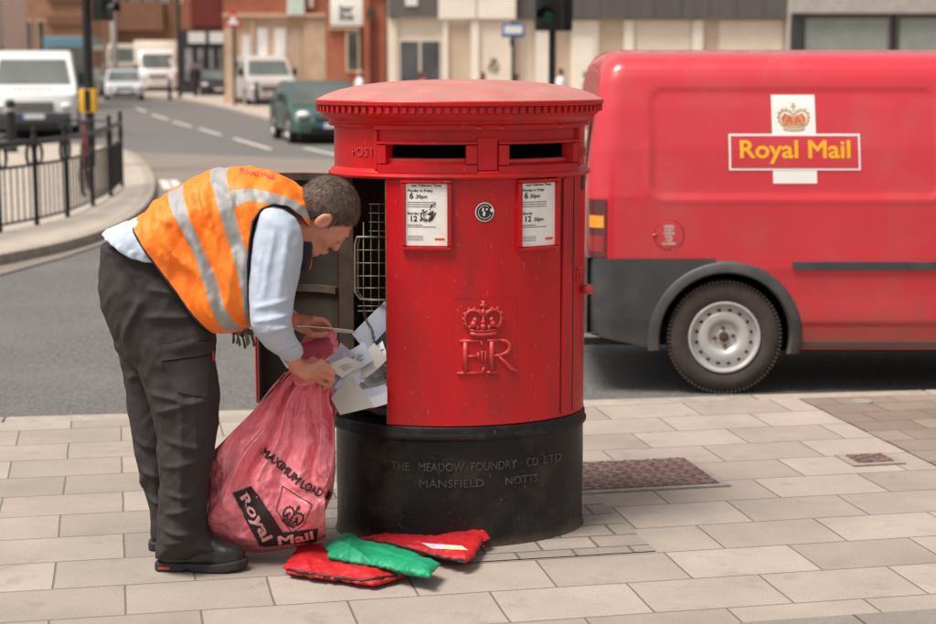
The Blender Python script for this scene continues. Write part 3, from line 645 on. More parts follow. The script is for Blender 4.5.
def fancap(mb, z, off, up=True, r0=0):
    c = (BX, BY, zl(z)); vs = [c] + [el(2 * pi * k / NS, off, z) for k in range(NS)]; mb.add(vs, [(0, 1 + k, 1 + (k + 1) % NS) for k in range(NS)])
ZJ = .392; ZL = 1.232; ZB = 1.41
mb = MB(); loft(mb, [(0, .008), (.012, .004), (.03, 0), (.10, -.001), (.2, .001), (.335, 0), (.342, .002), (.345, .008), (.352, .012), (.360, .012), (.367, .008), (.372, .006), (.386, .006), (ZJ, .001), (ZJ + .001, -.03), (ZJ + .001, -.29)])
fancap(mb, ZJ + .0005, -.289); mb.build('base', bblack, PB, smooth=45)
# foundry lettering cast in the base
letterblack = pm('worn_letter_black', (.045, .04, .038), rough=.5, var=.4, scale=30, dirt=(.13, .11, .1), dscale=25, damt=.6)
for py, sz, words in ((467, .037, (('THE', 392, 410), ('MEADOW', 419, 464), ('FOUNDRY', 471, 516), ('CO', 526, 537), ('LTD', 543, 560))), (483.5, .034, (('MANSFIELD', 420, 484), ('NOTTS', 505, 537)))):
    zc = z_at(py, phi_at(475, .27))
    for w_, x0, x1 in words:
        s0 = s_of(phi_at(x0, zc)); s1 = s_of(phi_at(x1, zc)); me = text_mesh(w_, sz, .0002, .0025, align='LEFT')
        xs = [v.co.x for v in me.vertices]; k = (s1 - s0) / (max(xs) - min(xs)); mn = min(xs)
        remap(me, lambda v: wrap(s0 + (v.x - mn) * k, zc + v.y, .0025 + v.z)); link('foundry_lettering', me, letterblack, PB)
# body shell with the end opening
PO = phi_at(387, .8) ; PH = -radians(204)                # opening from PO round the left end to the hinge
mb = MB(); th = .018
prof = [(ZJ + .003, 0), (ZJ + .006, .002), (ZJ + .02, 0), (.6, .0005), (.8, 0), (1.0, -.0005), (1.22, 0), (ZL, 0)]
loft(mb, prof + [(ZL, -th), (ZJ + .003, -th)] + prof[:1], PO, PH + 2 * pi, 190)
mb.build('body', red, PB, smooth=40)
mb = MB(); loft(mb, [(ZJ + .002, -.02), (ZL, -.02)], PO + .01, PH + 2 * pi - .02, 120); loft(mb, [(ZJ + .002, -.022), (ZL, -.022)], PO + .01, PH + 2 * pi - .02, 120)
mb.build('lining', rust, PB, smooth=1)
# rusty edge strip on the cut edge of the opening and a jamb
mb = MB()
for off in (-.024,): mb.slab([el(PO - .012, .0, ZJ + .004), el(PO - .012, -.04, ZJ + .004), el(PO + .0, -.04, ZJ + .004), el(PO - .001, 0, ZJ + .004)], (0, 0, ZL - ZJ - .008))
mb.build('door_jamb', pm('rubbed_edge', (.17, .075, .05), rough=.6, var=.5, scale=20), PB)
mb = MB(); e_ = PH + 2 * pi
mb.slab([el(e_ - .004, .003, ZJ + .003), el(e_ - .012, -.05, ZJ + .003), el(e_ + .05, -.05, ZJ + .003), el(e_ + .05, .003, ZJ + .003)], (0, 0, ZL - ZJ - .006)); mb.build('hinge_jamb', rust, PB)
# interior shelf and partition
mb = MB(); q = [el(p, -.03, .43) for p in np.linspace(PH, PO, 14)]; mb.slab(q, (0, 0, .012)); mb.build('shelf', rust, PB)
a = el(PO + .12, -.03); b_ = el(PH - .4 + 0 * pi, -.06)
mb = MB(); mb.slab([(BX + .02, BY - .25, .44), (BX + .04, BY - .25, .44), (BX + .04, BY + .25, .44), (BX + .02, BY + .25, .44)], (0, 0, .80)); mb.build('partition', pm('dark_partition', (.02, .017, .015), rough=.8), PB)
# upper band with the two posting slots
zf = lambda y, x: z_at(y, phi_at(x, 1.3))
def pz(x, y): ph = phi_at(x, 1.32); return ph, z_at(y, ph)
sl = []
for (xa, xb, ya, yb) in ((387, 466, 144.5, 164.5), (508, 571, 144.5, 162.5)):
    pa, z1 = pz(xa, ya); pb, z0 = pz(xb, yb); sl.append((pa, pb, z0, z1))
zs = sorted({1.245, 1.262, 1.40, 1.412, *[s[2] for s in sl], *[s[3] for s in sl], 1.30, 1.335})
phs = sorted(set(list(np.linspace(-pi, pi, NS)) + [s[0] for s in sl] + [s[1] for s in sl])); phs = [p if p <= pi else pi for p in phs]
def inslot(p, z): return any(s[0] - 1e-6 <= p <= s[1] + 1e-6 and s[2] - 1e-6 <= z <= s[3] + 1e-6 for s in sl)
mb = MB(); BO = -.004
mb.grid(lambda i, j: el(phs[i], BO, zs[j]), len(phs), len(zs), skip=lambda i, j: inslot((phs[i] + phs[i + 1]) / 2, (zs[j] + zs[j + 1]) / 2))
for (pa, pb, z0, z1) in sl:              # deep slot walls
    n = 14; P0 = [pa + (pb - pa) * k / (n - 1) for k in range(n)]
    for z, zz in ((z0, z0 + .02), (z1, z1)):
        mb.add([el(p, BO, z) for p in P0] + [el(p, -.034, zz) for p in P0], [(k, k + 1, n + k + 1, n + k) for k in range(n - 1)])
    for p in (pa, pb): mb.add([el(p, BO, z0), el(p, BO, z1), el(p, -.034, z1), el(p, -.034, z0 + .02)], [(0, 1, 2, 3)])
loft(mb, [(ZL - .001, -.02), (ZL, .004), (ZL + .003, .014), (ZL + .010, .018), (ZL + .017, .015), (ZL + .02, .008), (ZL + .026, .006), (ZL + .03, .0), (ZL + .034, BO)])
# ceiling of the body
fancap(mb, ZL - .0012, -.019)
mb.build('slot_band', red, PB, smooth=40)
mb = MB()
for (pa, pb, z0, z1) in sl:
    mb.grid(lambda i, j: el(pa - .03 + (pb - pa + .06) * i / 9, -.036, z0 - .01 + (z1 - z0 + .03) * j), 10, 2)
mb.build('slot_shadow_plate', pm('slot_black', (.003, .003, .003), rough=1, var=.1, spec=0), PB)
# raised frames round the slots, hood over them, framed end panels
def strip(mb, pa, pb, z0, z1, o0, o1, n=None):
    n = n or max(2, int(abs(pb - pa) / .04) + 2); P0 = [pa + (pb - pa) * k / (n - 1) for k in range(n)]
    vs = []
    for o_, z in ((o0, z0), (o1, z0 + .002), (o1, z1 - .002), (o0, z1)): vs += [el(p, o_, z) for p in P0]
    fs = [(r * n + k, r * n + k + 1, (r + 1) * n + k + 1, (r + 1) * n + k) for r in range(3) for k in range(n - 1)]
    fs += [(0, n, 2 * n, 3 * n), (n - 1, 2 * n - 1, 3 * n - 1, 4 * n - 1)]; mb.add(vs, fs)
for (pa, pb, z0, z1) in sl:
    mb = MB(); d = .035 / SA * 1.0
    strip(mb, pa - d, pb + d, z1, z1 + .012, BO, .012); strip(mb, pa - d, pb + d, z0 - .03, z0, BO, .009)
    strip(mb, pa - d, pa, z0, z1, BO, .010); strip(mb, pb, pb + d, z0, z1, BO, .010)
    # inner ledge of the slot with its worn lip
    mb.build('slot_frame', red, PB, smooth=40)
    mb = MB(); strip(mb, pa + .002, pb - .002, z0 + .0005, z0 + .020, -.030, -.016); mb.build('slot_lip', relief, PB, smooth=40)
mb = MB()
pm_, _ = pz(487, 150)
strip(mb, sl[0][0] - .1, sl[1][1] + .12, 1.396, 1.412, BO, .016); strip(mb, pm_ - .075, pm_ + .075, 1.262, 1.372, BO, .004)
for s_ in (sl[0][0] - .1, sl[1][1] + .12): strip(mb, s_ - .016, s_ + .016, 1.262, 1.396, BO, .008)
mb.build('band_moulding', red, PB, smooth=40)
# cast POST OFFICE on the ends of the band
for txt, px_ in (('POST', 362), ('OFFICE', 585.5)):
    ph, z = pz(px_, 152); s0 = s_of(ph); me = text_mesh(txt, .042, .0008, .002)
    remap(me, lambda v: wrap(s0 + v.x * (1.0 if px_ < 400 else 1), z + v.y, BO + .0022 + v.z)); link('post_office_lettering', me, relief, PB)
# hinge scrolls of the hood
mb = MB()
for px_ in (478, 500, 556): 
    ph, z = pz(px_, 133); mb.sphere(el(ph, .014, 1.404), .010, 10, 8, (1.5, .7, .6))
mb.build('hood_studs', relief, PB, smooth=1)
# cornice, dentils
CAPO = .061
mb = MB(); loft(mb, [(1.400, -.01), (1.404, .012), (1.412, .017), (1.416, .013), (1.420, .014), (1.427, .022), (1.434, .030), (1.441, .034), (1.4415, .040), (1.449, .043), (1.4495, .046), (1.4496, CAPO - .013), (1.4755, CAPO - .013), (1.4758, CAPO - .003), (1.479, CAPO), (1.490, CAPO), (1.4935, CAPO - .003)])
nd = 96
for k in range(nd):
    # even spacing along the rim
    s = _s[0] + (s_of(pi) - s_of(-pi)) * k / nd; ph = float(np.interp(s_of(-pi) + (s_of(pi) - s_of(-pi)) * k / nd, _s, _ph)); h = .35 * (s_of(pi) - s_of(-pi)) / nd / SA
    strip(mb, ph - h * .8, ph + h * .8, 1.451, 1.4754, CAPO - .014, CAPO - .004, 2)
mb.build('cornice', red, PB, smooth=35)
mb = MB(); n = NS; rings = [(1.0, 0), (.985, .003), (.93, .017), (.85, .031), (.72, .046), (.55, .057), (.35, .064), (.15, .067)]
def dome(i, j):
    k, dz = rings[j]; p = el(2 * pi * i / n, CAPO - .0035, 0); return (BX + (p[0] - BX) * k, BY + (p[1] - BY) * k, 1.5286 + dz)
mb.grid(dome, n, len(rings), wrap=True); b0 = len(mb.v) - n; mb.v.append((BX, BY, 1.5962)); mb.f += [(b0 + k, b0 + (k + 1) % n, b0 + n) for k in range(n)]; mb.mi += [0] * n
mb.build('cap', redtop, PB, smooth=1)
# right-hand door: seams, hinge strip, keyhole plate, knob
for nm, x0, x1, o_ in (('door_edge', 561.5, 565.5, .006),):
    mb = MB(); pa = phi_at(x0, .8); pb = phi_at(x1, .8); strip(mb, pa, pb, ZJ + .01, ZL - .004, 0, o_, 3); mb.build(nm, red, PB, smooth=40)
mb = MB(); pa = phi_at(560.3, .8); pb = phi_at(561.3, .8); strip(mb, pa, pb, ZJ + .01, ZL - .004, 0, .0008, 3)
pa = phi_at(572.5, .8); pb = phi_at(573.3, .8); strip(mb, pa, pb, ZJ + .01, ZL - .004, 0, .0008, 3); mb.build('door_seam', pm('seam_dark', (.06, .006, .006), rough=.8), PB)
ph = phi_at(578, .8); zk = z_at(276, ph); mb = MB(); strip(mb, ph - .05, ph + .05, zk - .022, zk + .024, 0, .004, 4); mb.build('lock_plate', red, PB, smooth=40)
mb = MB(); strip(mb, ph - .012, ph + .012, zk - .014, zk + .012, .0041, .0048, 2); mb.build('keyhole', black, PB)
mb = MB(); strip(mb, ph - .05, ph + .05, zk + .026, zk + .031, 0, .014, 4); mb.build('lock_hood', relief, PB, smooth=40)
ph = phi_at(582, .8, .0); zk = z_at(289, ph); mb = MB(); mb.sphere(el(ph, .020, zk), .0235, 14, 10, (1, 1, .8)); mb.tube([el(ph, -.002, zk), el(ph, .012, zk)], .010, 10); mb.build('door_knob', relief, PB, smooth=1)
ph = phi_at(582, 1.2); mb = MB(); strip(mb, ph - .02, ph + .05, 1.178, 1.228, 0, .006, 3); mb.build('hinge', dkgrey, PB)
# notice frames with printed plates
paper = pm('notice_paper', (.8, .79, .75), rough=.35, var=.05, scale=40, dirt=(.6, .57, .52), dscale=18, damt=.4, coat=.3)
ink = pm('ink', (.02, .02, .022), rough=.6, var=.1); greyink = pm('grey_ink', (.22, .22, .22), rough=.6, var=.1)
redink = pm('red_ink', (.75, .07, .03), rough=.6, var=.1)
for (x0, x1, y0, y1, sm) in ((406.5, 447.5, 183.5, 246.5, True), (520, 553.5, 182.5, 246.5, False)):
    xm = (x0 + x1) / 2; pc = phi_at(xm, 1.1); sa = s_of(phi_at(x0, 1.1)); sb_ = s_of(phi_at(x1, 1.1)); z1 = z_at(y0, pc, .012); z0 = z_at(y1, pc, .012); w = sb_ - sa
    f = .013; mb = MB()
    def fs(sA, sB, zA, zB, o1): strip(mb, float(np.interp(sA, _s, _ph)), float(np.interp(sB, _s, _ph)), zA, zB, -.001, o1, 6)
    fs(sa - f, sb_ + f, z1, z1 + f, .017); fs(sa - f, sb_ + f, z0 - f, z0, .017); fs(sa - f, sa, z0, z1, .0165); fs(sb_, sb_ + f, z0, z1, .0165)
    fr = mb.build('notice_frame', red, PB, smooth=40)
    mb = MB(); fs(sa, sb_, z0, z1, .006); mb.build('notice_plate', paper, fr)
    H = z1 - z0; sm_ = (sa + sb_) / 2
    def tx(t_, size, u, v, m=ink, al='LEFT', b=.0): 
        me = text_mesh(t_, size, b, 0, al); remap(me, lambda q: wrap(sa + u * w + q.x, z1 - v * H + q.y, .0068)); link('notice_print', me, m, fr)
    k_ = w / .145
    tx('Last Collection Times', .0118 * k_, .5, .035, al='CENTER', b=.0003); tx('Monday to Friday', .0125 * k_, .04, .115, b=.0003); tx('6', .030 * k_, .09, .2, b=.0008); tx('.30pm', .018 * k_, .22, .21, b=.0004)
    tx('Saturday', .0115 * k_, .04, .475, b=.0003); tx('12', .028 * k_, .09, .565, b=.0008); tx('.30pm', .018 * k_, .33, .575, b=.0004)
    mb = MB()
    for v in (.30, .335, .37, .66, .69): strip(mb, float(np.interp(sa + .04 * w, _s, _ph)), float(np.interp(sa + (.72 if v != .66 else .4) * w, _s, _ph)), z1 - v * H - .0006, z1 - v * H + .0006, .006, .0066, 4)
    for v in (.84, .87, .90): strip(mb, float(np.interp(sa + .05 * w, _s, _ph)), float(np.interp(sa + .42 * w, _s, _ph)), z1 - v * H - .0012, z1 - v * H + .0012, .006, .0066, 4)
    mb.build('notice_print', greyink, fr)
    mb = MB(); strip(mb, float(np.interp(sa + .70 * w, _s, _ph)), float(np.interp(sa + .93 * w, _s, _ph)), z1 - .905 * H, z1 - .865 * H, .006, .007, 4); mb.build('notice_print', redink, fr)
    if sm:                                                # inky smudge over the plate
        mb = MB(); r_ = random.Random(3)
        for k in range(16):
            u = r_.choice((r_.uniform(.28, .5), r_.uniform(.55, .72))); v = r_.uniform(.33, .58) ; a = r_.uniform(.4, 1.5); L_ = r_.uniform(.006, .016)
            c0 = sa + u * w; zc = z1 - v * H
            for q in range(3):
                s1 = c0 + cos(a) * L_ * (q - 1) / 2; zz = zc + sin(a) * L_ * (q - 1) / 2; rr = r_.uniform(.002, .0038)
                mb.add([wrap(s1 + rr * cos(t_ * pi / 3), zz + rr * sin(t_ * pi / 3), .0071 + .0001 * ((k * 3 + q) % 9)) for t_ in range(6)], [(0, 1, 2, 3, 4, 5)])
        mb.build('ink_smudge', ink, fr)
# round badge
pc = phi_at(484.5, 1.1); sc = s_of(pc); zc = z_at(212, pc)
def disc(mb, s, z, r0, r1, off, a0=0, a1=2 * pi, n=36):
    vs = []
    for k in range(n + 1): a = a0 + (a1 - a0) * k / n; vs += [wrap(s + r0 * cos(a), z + r0 * sin(a), off), wrap(s + r1 * cos(a), z + r1 * sin(a), off)]
    mb.add(vs, [(2 * k, 2 * k + 1, 2 * k + 3, 2 * k + 2) for k in range(n)])
mb = MB(); disc(mb, sc, zc, 0, .032, .0022); bd = mb.build('badge', white, PB)
mb = MB(); disc(mb, sc, zc, .004, .029, .003, .5, 2 * pi - .0); disc(mb, sc, zc, .0, .02, .0031); mb.build('badge_print', ink, bd)
mb = MB(); disc(mb, sc, zc, .021, .0225, .0037, .9, 5.9); 
for k in range(9): disc(mb, sc + .010 * cos(k * 2.4) * (k % 3) / 2 - .002, zc + .011 * sin(k * 1.7), 0, .0032, .0038 + k * .0001, n=8)
mb.build('badge_print', paper, bd)
# royal cipher: crown over E II R, in rounded relief
def crown_parts():
    """unit crown, width 1, base at y=0: list of (polyline, radius) and (dot, radius)"""
    L_ = []; D_ = []
    L_.append(([(-.36, .03), (-.18, -.01), (0, -.02), (.18, -.01), (.36, .03)], .045)); L_.append(([(-.38, .14), (-.18, .10), (0, .09), (.18, .10), (.38, .14)], .03))
    for k in (-1, 1):
        arc = [(k * x, y) for x, y in ((.40, .16), (.46, .3), (.49, .45), (.46, .6), (.36, .7), (.22, .71), (.1, .64), (.02, .54))]; L_.append((arc, .035))
        for i, (x, y) in enumerate(arc[1:7]): D_.append((x * 1.07, y + .045 * (1 if i > 2 else .2), .04))
        L_.append(([(k * .3, .2), (k * .27, .36), (k * .2, .5)], .035)); D_.append((k * .26, .30, .09)); D_.append((k * .16, .2, .06)); D_.append((k * .36, .22, .05)); D_.append((k * .22, .42, .07))
    D_ += [(0, .22, .08), (0, .36, .06), (0, .66, .075)]; L_.append(([(0, .1), (0, .6)], .03)); L_.append(([(0, .68), (0, .96)], .03)); L_.append(([(-.09, .85), (.09, .85)], .03)); L_.append(([(-.06, .95), (.06, .95)], .022))
    return L_, D_
pc = phi_at(483, .7); cs = s_of(pc); zc0 = z_at(334, pc); zc1 = z_at(300, pc)
cw = s_of(phi_at(501.5, .7)) - s_of(phi_at(464.5, .7)); chh = (zc1 - zc0)
mb = MB(); L_, D_ = crown_parts()
for pts, r in L_: mb.tube([wrap(cs + x * cw, zc0 + y * chh, .004) for x, y in pts], r * cw * 1.25, 8)
for x, y, r in D_: mb.sphere(wrap(cs + x * cw, zc0 + y * chh, .003), r * cw * 1.05, 8, 6)
mb.build('crown_relief', relief, PB, smooth=1)
mb = MB(); sA = s_of(phi_at(456, .6)); sB = s_of(phi_at(515.5, .6)); zt = z_at(340.5, pc); zb = z_at(372.5, pc); LW = sB - sA; LH = zt - zb
def st(pts, r): mb.tube([wrap(sA + u * LW, zb + v * LH, .003) for u, v in pts], [r] * len(pts) if not isinstance(r, list) else r, 8)
R1 = .0085; R2 = .0052
st([(.15, .03), (.15, .97)], R1); st([(.02, .0), (.42, .0)], R2); st([(.06, 1), (.40, 1)], R2); st([(.15, .52), (.36, .52)], R2); st([(.42, 0), (.46, .17)], R2); st([(.40, 1), (.43, .84)], R2); st([(.36, .64), (.36, .40)], R2)
st([(.58, .03), (.58, .97)], R1); st([(.50, 0), (.67, 0)], R2); st([(.50, 1), (.75, 1)], R2)
st([(.72, 1), (.83, .95), (.885, .84), (.885, .70), (.83, .58), (.72, .52), (.58, .51)], [R2, .007, .0085, .0085, .007, R2, R2]); st([(.70, .5), (.80, .3), (.90, .08), (1.0, 0), (1.02, .03)], [R2, .008, .008, R2, .002])
st([(.39, .66), (.51, .66)], .002); st([(.39, .22), (.51, .22)], .002); st([(.42, .22), (.42, .66)], .0026); st([(.48, .22), (.48, .66)], .0026)
mb.build('cipher_relief', relief, PB, smooth=1)
mb = MB(); sA = s_of(phi_at(452.5, .7)); sB = s_of(phi_at(516.5, .7)); zA = z_at(375.5, pc); zB = z_at(298, pc)
for a, b_, c_, d_ in ((sA, sB, zA - .0012, zA + .0012), (sA, sB, zB - .0012, zB + .0012)): strip(mb, float(np.interp(a, _s, _ph)), float(np.interp(b_, _s, _ph)), c_, d_, -.001, .0007, 8)
for a in (sA, sB): strip(mb, float(np.interp(a - .001, _s, _ph)), float(np.interp(a + .001, _s, _ph)), zA, zB, -.001, .0007, 2)
mb.build('plaque_edge', red, PB, smooth=40)

# the open door: the left end of the shell swung out about the rear hinge
hin = np.array(el(PH, 0, 0)); edge = np.array(el(PO, 0, 0)); target = W(256, 407, 6.06); tv = np.array((target[0] - hin[0], target[1] - hin[1]))
ang = atan2(tv[1], tv[0]) - atan2(edge[1] - hin[1], edge[0] - hin[0]); sc_ = np.linalg.norm(tv) / np.linalg.norm((edge - hin)[:2])
def swing(p):
    x, y = (p[0] - hin[0]) * sc_, (p[1] - hin[1]) * sc_; return (hin[0] + x * cos(ang) - y * sin(ang), hin[1] + x * sin(ang) + y * cos(ang), p[2])
def dshell(o0, o1, z0, z1, p0, p1, n=40):
    mb = MB(); pr = [(o0, z0), (o0, z1), (o1, z1), (o1, z0), (o0, z0)]
    mb.grid(lambda i, j: swing(el(p0 + (p1 - p0) * i / (n - 1), pr[j][0], pr[j][1])), n, 5)
    for i in (0, n - 1): mb.add([swing(el(p0 + (p1 - p0) * i / (n - 1), o_, z_)) for o_, z_ in pr[:4]], [(0, 1, 2, 3)])
    return mb
dr = dshell(0, -.012, ZJ + .004, ZL - .004, PH, PO).build('open_door', red, PB, smooth=40)
dshell(-.0125, -.016, ZJ + .02, ZL - .02, PH + .02, PO - .04).build('door_lining', inner, dr, smooth=40)
for z_ in (ZJ + .005, ZL - .03, .80): dshell(-.0125, -.034, z_, z_ + .025, PH + .01, PO - .01).build('door_rib', rust, dr, smooth=40)
dshell(-.0125, -.036, ZJ + .031, ZL - .031, PO - .04, PO - .012, 3).build('door_edge_strip', pm('edge_maroon', (.08, .02, .017), rough=.6, var=.4, scale=10), dr)
mb = MB()
p = np.array(swing(el((PH + PO) / 2 + .1, -.05, 1.05))); mb.box(p[0] - .03, p[0] + .03, p[1] - .012, p[1] + .012, p[2] - .05, p[2] + .05); mb.tube([p + (0, 0, .05), p + (0, 0, .13)], .006); mb.tube([p - (0, 0, .05), p - (0, 0, .2)], .006); mb.build('lock_case', dkgrey, dr)

# wire mail cage hanging in the opening
wirem = pm('galvanised_wire', (.32, .28, .235), rough=.45, metal=.5, var=.3, scale=30)
cg = thing('wire_cage', W(366, 300, 5.86), 'galvanised wire basket hanging in the open end of the pillar box', 'wire basket')
def cpt(px_, py_, Y=5.86): return W(px_, py_, Y)
mb = MB()
fr_ = [(389, 237), (357, 237), (355, 245), (355, 292), (360, 299), (372, 300), (389, 300)]
mb.tube([cpt(*p) for p in fr_], .0042, 6); mb.tube([cpt(p[0] + 3, p[1], 6.02) for p in fr_], .0042, 6)
for a, b_ in zip(fr_[1:6:2], fr_[1:6:2]): mb.tube([cpt(*a), cpt(a[0] + 3, a[1], 6.02)], .003, 5)
mb.build('basket_frame', wirem, cg, smooth=1)
mb = MB()
for x in (363.5, 371, 379, 387): mb.tube([cpt(x, 204 if x > 365 else 222), cpt(x, 300), cpt(x + 1, 312, 5.9), cpt(x + 3, 312, 6.02)], .0016, 5)
for y in (250, 263, 276, 288): mb.tube([cpt(355.5, y), cpt(389, y)], .0016, 5)
for y in (204, 213, 222, 231): mb.tube([cpt(369, y), cpt(389, y)], .0022, 5)
for x in (363.5, 371, 379): mb.tube([cpt(x, 237, 6.02), cpt(x, 300, 6.02)], .0016, 5)
for y in (306, 311): mb.tube([cpt(358, y, 5.9), cpt(389, y, 5.9)], .0018, 5)
mb.build('basket_mesh', wirem, cg, smooth=1)
# chain hanging below the basket
mb = MB(); cpts = [(364, 312), (367, 322), (372, 330), (374, 340), (376, 352), (380, 362), (383, 364)]
P = []
for (a, b_) in zip(cpts[:-1], cpts[1:]):
    for k in range(4): P.append(np.array(cpt(a[0] + (b_[0] - a[0]) * k / 4, a[1] + (b_[1] - a[1]) * k / 4, 5.80)))
for i, p in enumerate(P[:-1]):
    d = P[i + 1] - p; d /= np.linalg.norm(d); s_ = np.array((1., 0, 0)) if i % 2 else np.array((0, 1., 0)); s_ = s_ - d * s_.dot(d); s_ /= np.linalg.norm(s_)
    mb.tube([p + d * .008 * cos(t_) + s_ * .0045 * sin(t_) for t_ in np.linspace(0, 2 * pi, 9)[:-1]], .0014, 4, closed=True)
mb.build('chain', pm('chain_steel', (.12, .1, .085), rough=.5, metal=.5), cg)

# letters heaped in the open end and spilling out
lmats = [pm('envelope_white', (.74, .75, .80), rough=.7, var=.03), pm('envelope_blue_white', (.62, .66, .78), rough=.7, var=.03), pm('envelope_cream', (.7, .68, .62), rough=.7, var=.03), pm('envelope_grey', (.42, .4, .36), rough=.75, var=.05)]
def letter(pts, Ys, m, label, bend=.01, group=None, addr=False):
    """four photo corners with their depths"""
    C = [W(p[0], p[1], y) for p, y in zip(pts, Ys)]; n_ = np.cross(C[1] - C[0], C[3] - C[0]); n_ /= np.linalg.norm(n_)
    mb = MB(); N_ = 8
    def gp(i, j, o_):
        u = i / (N_ - 1); v = j / (N_ - 1); p = (C[0] * (1 - u) + C[1] * u) * (1 - v) + (C[3] * (1 - u) + C[2] * u) * v; return p + n_ * (bend * sin(pi * u) * (1 - .5 * v) + o_)
    mb.grid(lambda i, j: gp(i, j, 0), N_, N_); mb.grid(lambda i, j: gp(i, j, -.0022), N_, N_)
    for e in range(N_ - 1):
        for (a, b_) in (((e, 0), (e + 1, 0)), ((e, N_ - 1), (e + 1, N_ - 1)), ((0, e), (0, e + 1)), ((N_ - 1, e), (N_ - 1, e + 1))):
            mb.add([gp(*a, 0), gp(*b_, 0), gp(*b_, -.0022), gp(*a, -.0022)], [(0, 1, 2, 3)])
    o = at_base(mb.build('letter', lmats[m], smooth=30, weld=True), label, 'letter', group)
    if addr:
        s_ = -1 if n_[1] > 0 else 1; mb = MB(); base_ = np.array(o.location)
        for q in range(4):
            v = .4 + .1 * q; 
            def ap(u, v): p = (C[0] * (1 - u) + C[1] * u) * (1 - v) + (C[3] * (1 - u) + C[2] * u) * v; return p + n_ * (bend * sin(pi * u) * (1 - .5 * v) + (.0012 if s_ > 0 else -.0034)) - base_
            e = (.62, .74, .58, .68)[q]; m_ = 6
            for k in range(m_): a0 = .3 + (e - .3) * k / m_; a1 = .3 + (e - .3) * (k + 1) / m_; mb.add([ap(a0, v), ap(a1, v), ap(a1, v + .035), ap(a0, v + .035)], [(0, 1, 2, 3)])
        me = mb.mesh(); me.materials.append(greyink); ad = bpy.data.objects.new('address_lines', me); COL.objects.link(ad); ad.parent = o
    return o
letter([(352, 334), (386, 300), (386, 330), (366, 352)], [5.80, 5.88, 5.86, 5.8], 1, 'large pale blue envelope standing on its corner under the wire basket', .006)
letter([(366, 325), (387, 306), (387, 345), (372, 348)], [5.84, 5.9, 5.9, 5.84], 0, 'white envelope behind the large pale blue one in the open end of the box')
letter([(330, 362), (372, 352), (387, 372), (345, 384)], [5.66, 5.78, 5.82, 5.68], 1, 'blue-white envelope lying flat across the mail heap, its corner toward the hand', .008)
letter([(325, 366), (346, 357), (365, 364), (342, 378)], [5.60, 5.66, 5.72, 5.62], 2, 'small white envelope with faint print just beyond the knuckles', .004, addr=True)
letter([(340, 380), (376, 360), (387, 382), (362, 394)], [5.70, 5.76, 5.8, 5.74], 0, 'white envelope in the middle of the heap, tilted toward the red edge', .01)
letter([(368, 352), (388, 348), (388, 378), (375, 372)], [5.76, 5.8, 5.8, 5.76], 0, 'white envelope tucked upright against the edge of the red body', .005)
letter([(360, 390), (387, 384), (387, 398), (366, 404)], [5.66, 5.7, 5.66, 5.62], 1, 'pale blue envelope low on the sill of the opening', .006)
letter([(367, 398), (387, 392), (387, 404), (372, 408)], [5.63, 5.67, 5.65, 5.61], 0, 'bottom white envelope of the heap on the black sill', .004)
letter([(331, 398), (352, 376), (374, 407), (340, 415)], [5.50, 5.60, 5.56, 5.50], 3, 'grey board-backed envelope jutting from the box above the black base', .012)
letter([(334, 388), (345, 372), (362, 380), (352, 398)], [5.60, 5.66, 5.66, 5.62], 1, 'blue-white envelope partly under the grey board-backed one', .006)

rl_ = random.Random(9)
for k in range(15):                              # the smaller mail that fills the heap
    cx0, cy0 = 352 + rl_.uniform(-12, 30), 368 + rl_.uniform(-14, 26); Y = 5.70 + rl_.uniform(-.03, .10) + (cx0 - 352) * .001; a = rl_.uniform(-.9, .9); w, h = rl_.uniform(11, 17), rl_.uniform(7, 11)
    P4 = [(cx0 + x * w * cos(a) - y * h * sin(a), cy0 + x * w * sin(a) + y * h * cos(a)) for x, y in ((-1, -1), (1, -1), (1, 1), (-1, 1))]; P4 = [(min(x, 388), y) for x, y in P4]
    letter(P4, [Y + .03, Y + .05, Y - .01, Y - .03], k % 3, 'small pale envelope buried in the heap of mail in the open end of the box', rl_.uniform(.002, .01), 'small envelopes in the mail heap', addr=k == 4)

# ================================================================== RED DELIVERY VAN
YV = 8.90; VX0 = W(588, 250, YV)[0]; VL = 4.35; VW = 1.60
vred = pm('van_red', (.58, .024, .040), rough=.32, var=.05, scale=2, bump=.03, bscale=60, coat=.7, dirt=(.46, .10, .09), dscale=2.5, damt=.45, chips=((.45, .2, .18), 25, .70, .5), zdirt=(.22, .50, (.24, .085, .065), .75))
plast = pm('grey_plastic', (.05, .052, .055), rough=.55, var=.15, scale=9, bump=.2, dirt=(.14, .12, .105), dscale=3, damt=.6, zdirt=(.2, .4, (.15, .12, .10), .6))
dark = pm('dark_underside', (.012, .011, .011), rough=.9)
tyre = pm('tyre_rubber', (.06, .046, .04), rough=.85, var=.2, scale=20, bump=.3, dirt=(.12, .09, .075), dscale=6, damt=.6)
steel = pm('silver_wheel', (.6, .585, .57), rough=.42, metal=.35, var=.1, scale=8, dirt=(.3, .24, .2), dscale=7, damt=.45)
WC = W(725, 338, YV); WR = .302
ZS0 = RZ + .24
def inset(z): return float(np.interp(z, [.1, .3, .6, .95, 1.2, 1.4, 1.55, 1.60, 1.635, 1.66, 1.675, 1.685], [.03, .008, 0, .006, .035, .075, .115, .14, .19, .28, .45, .84]))
def zmax(u): return float(np.interp(u, [0, 2.6, 2.9, 3.5, 4.1, 4.28, 4.35], [1.685, 1.685, 1.65, 1.05, .86, .72, .5]))
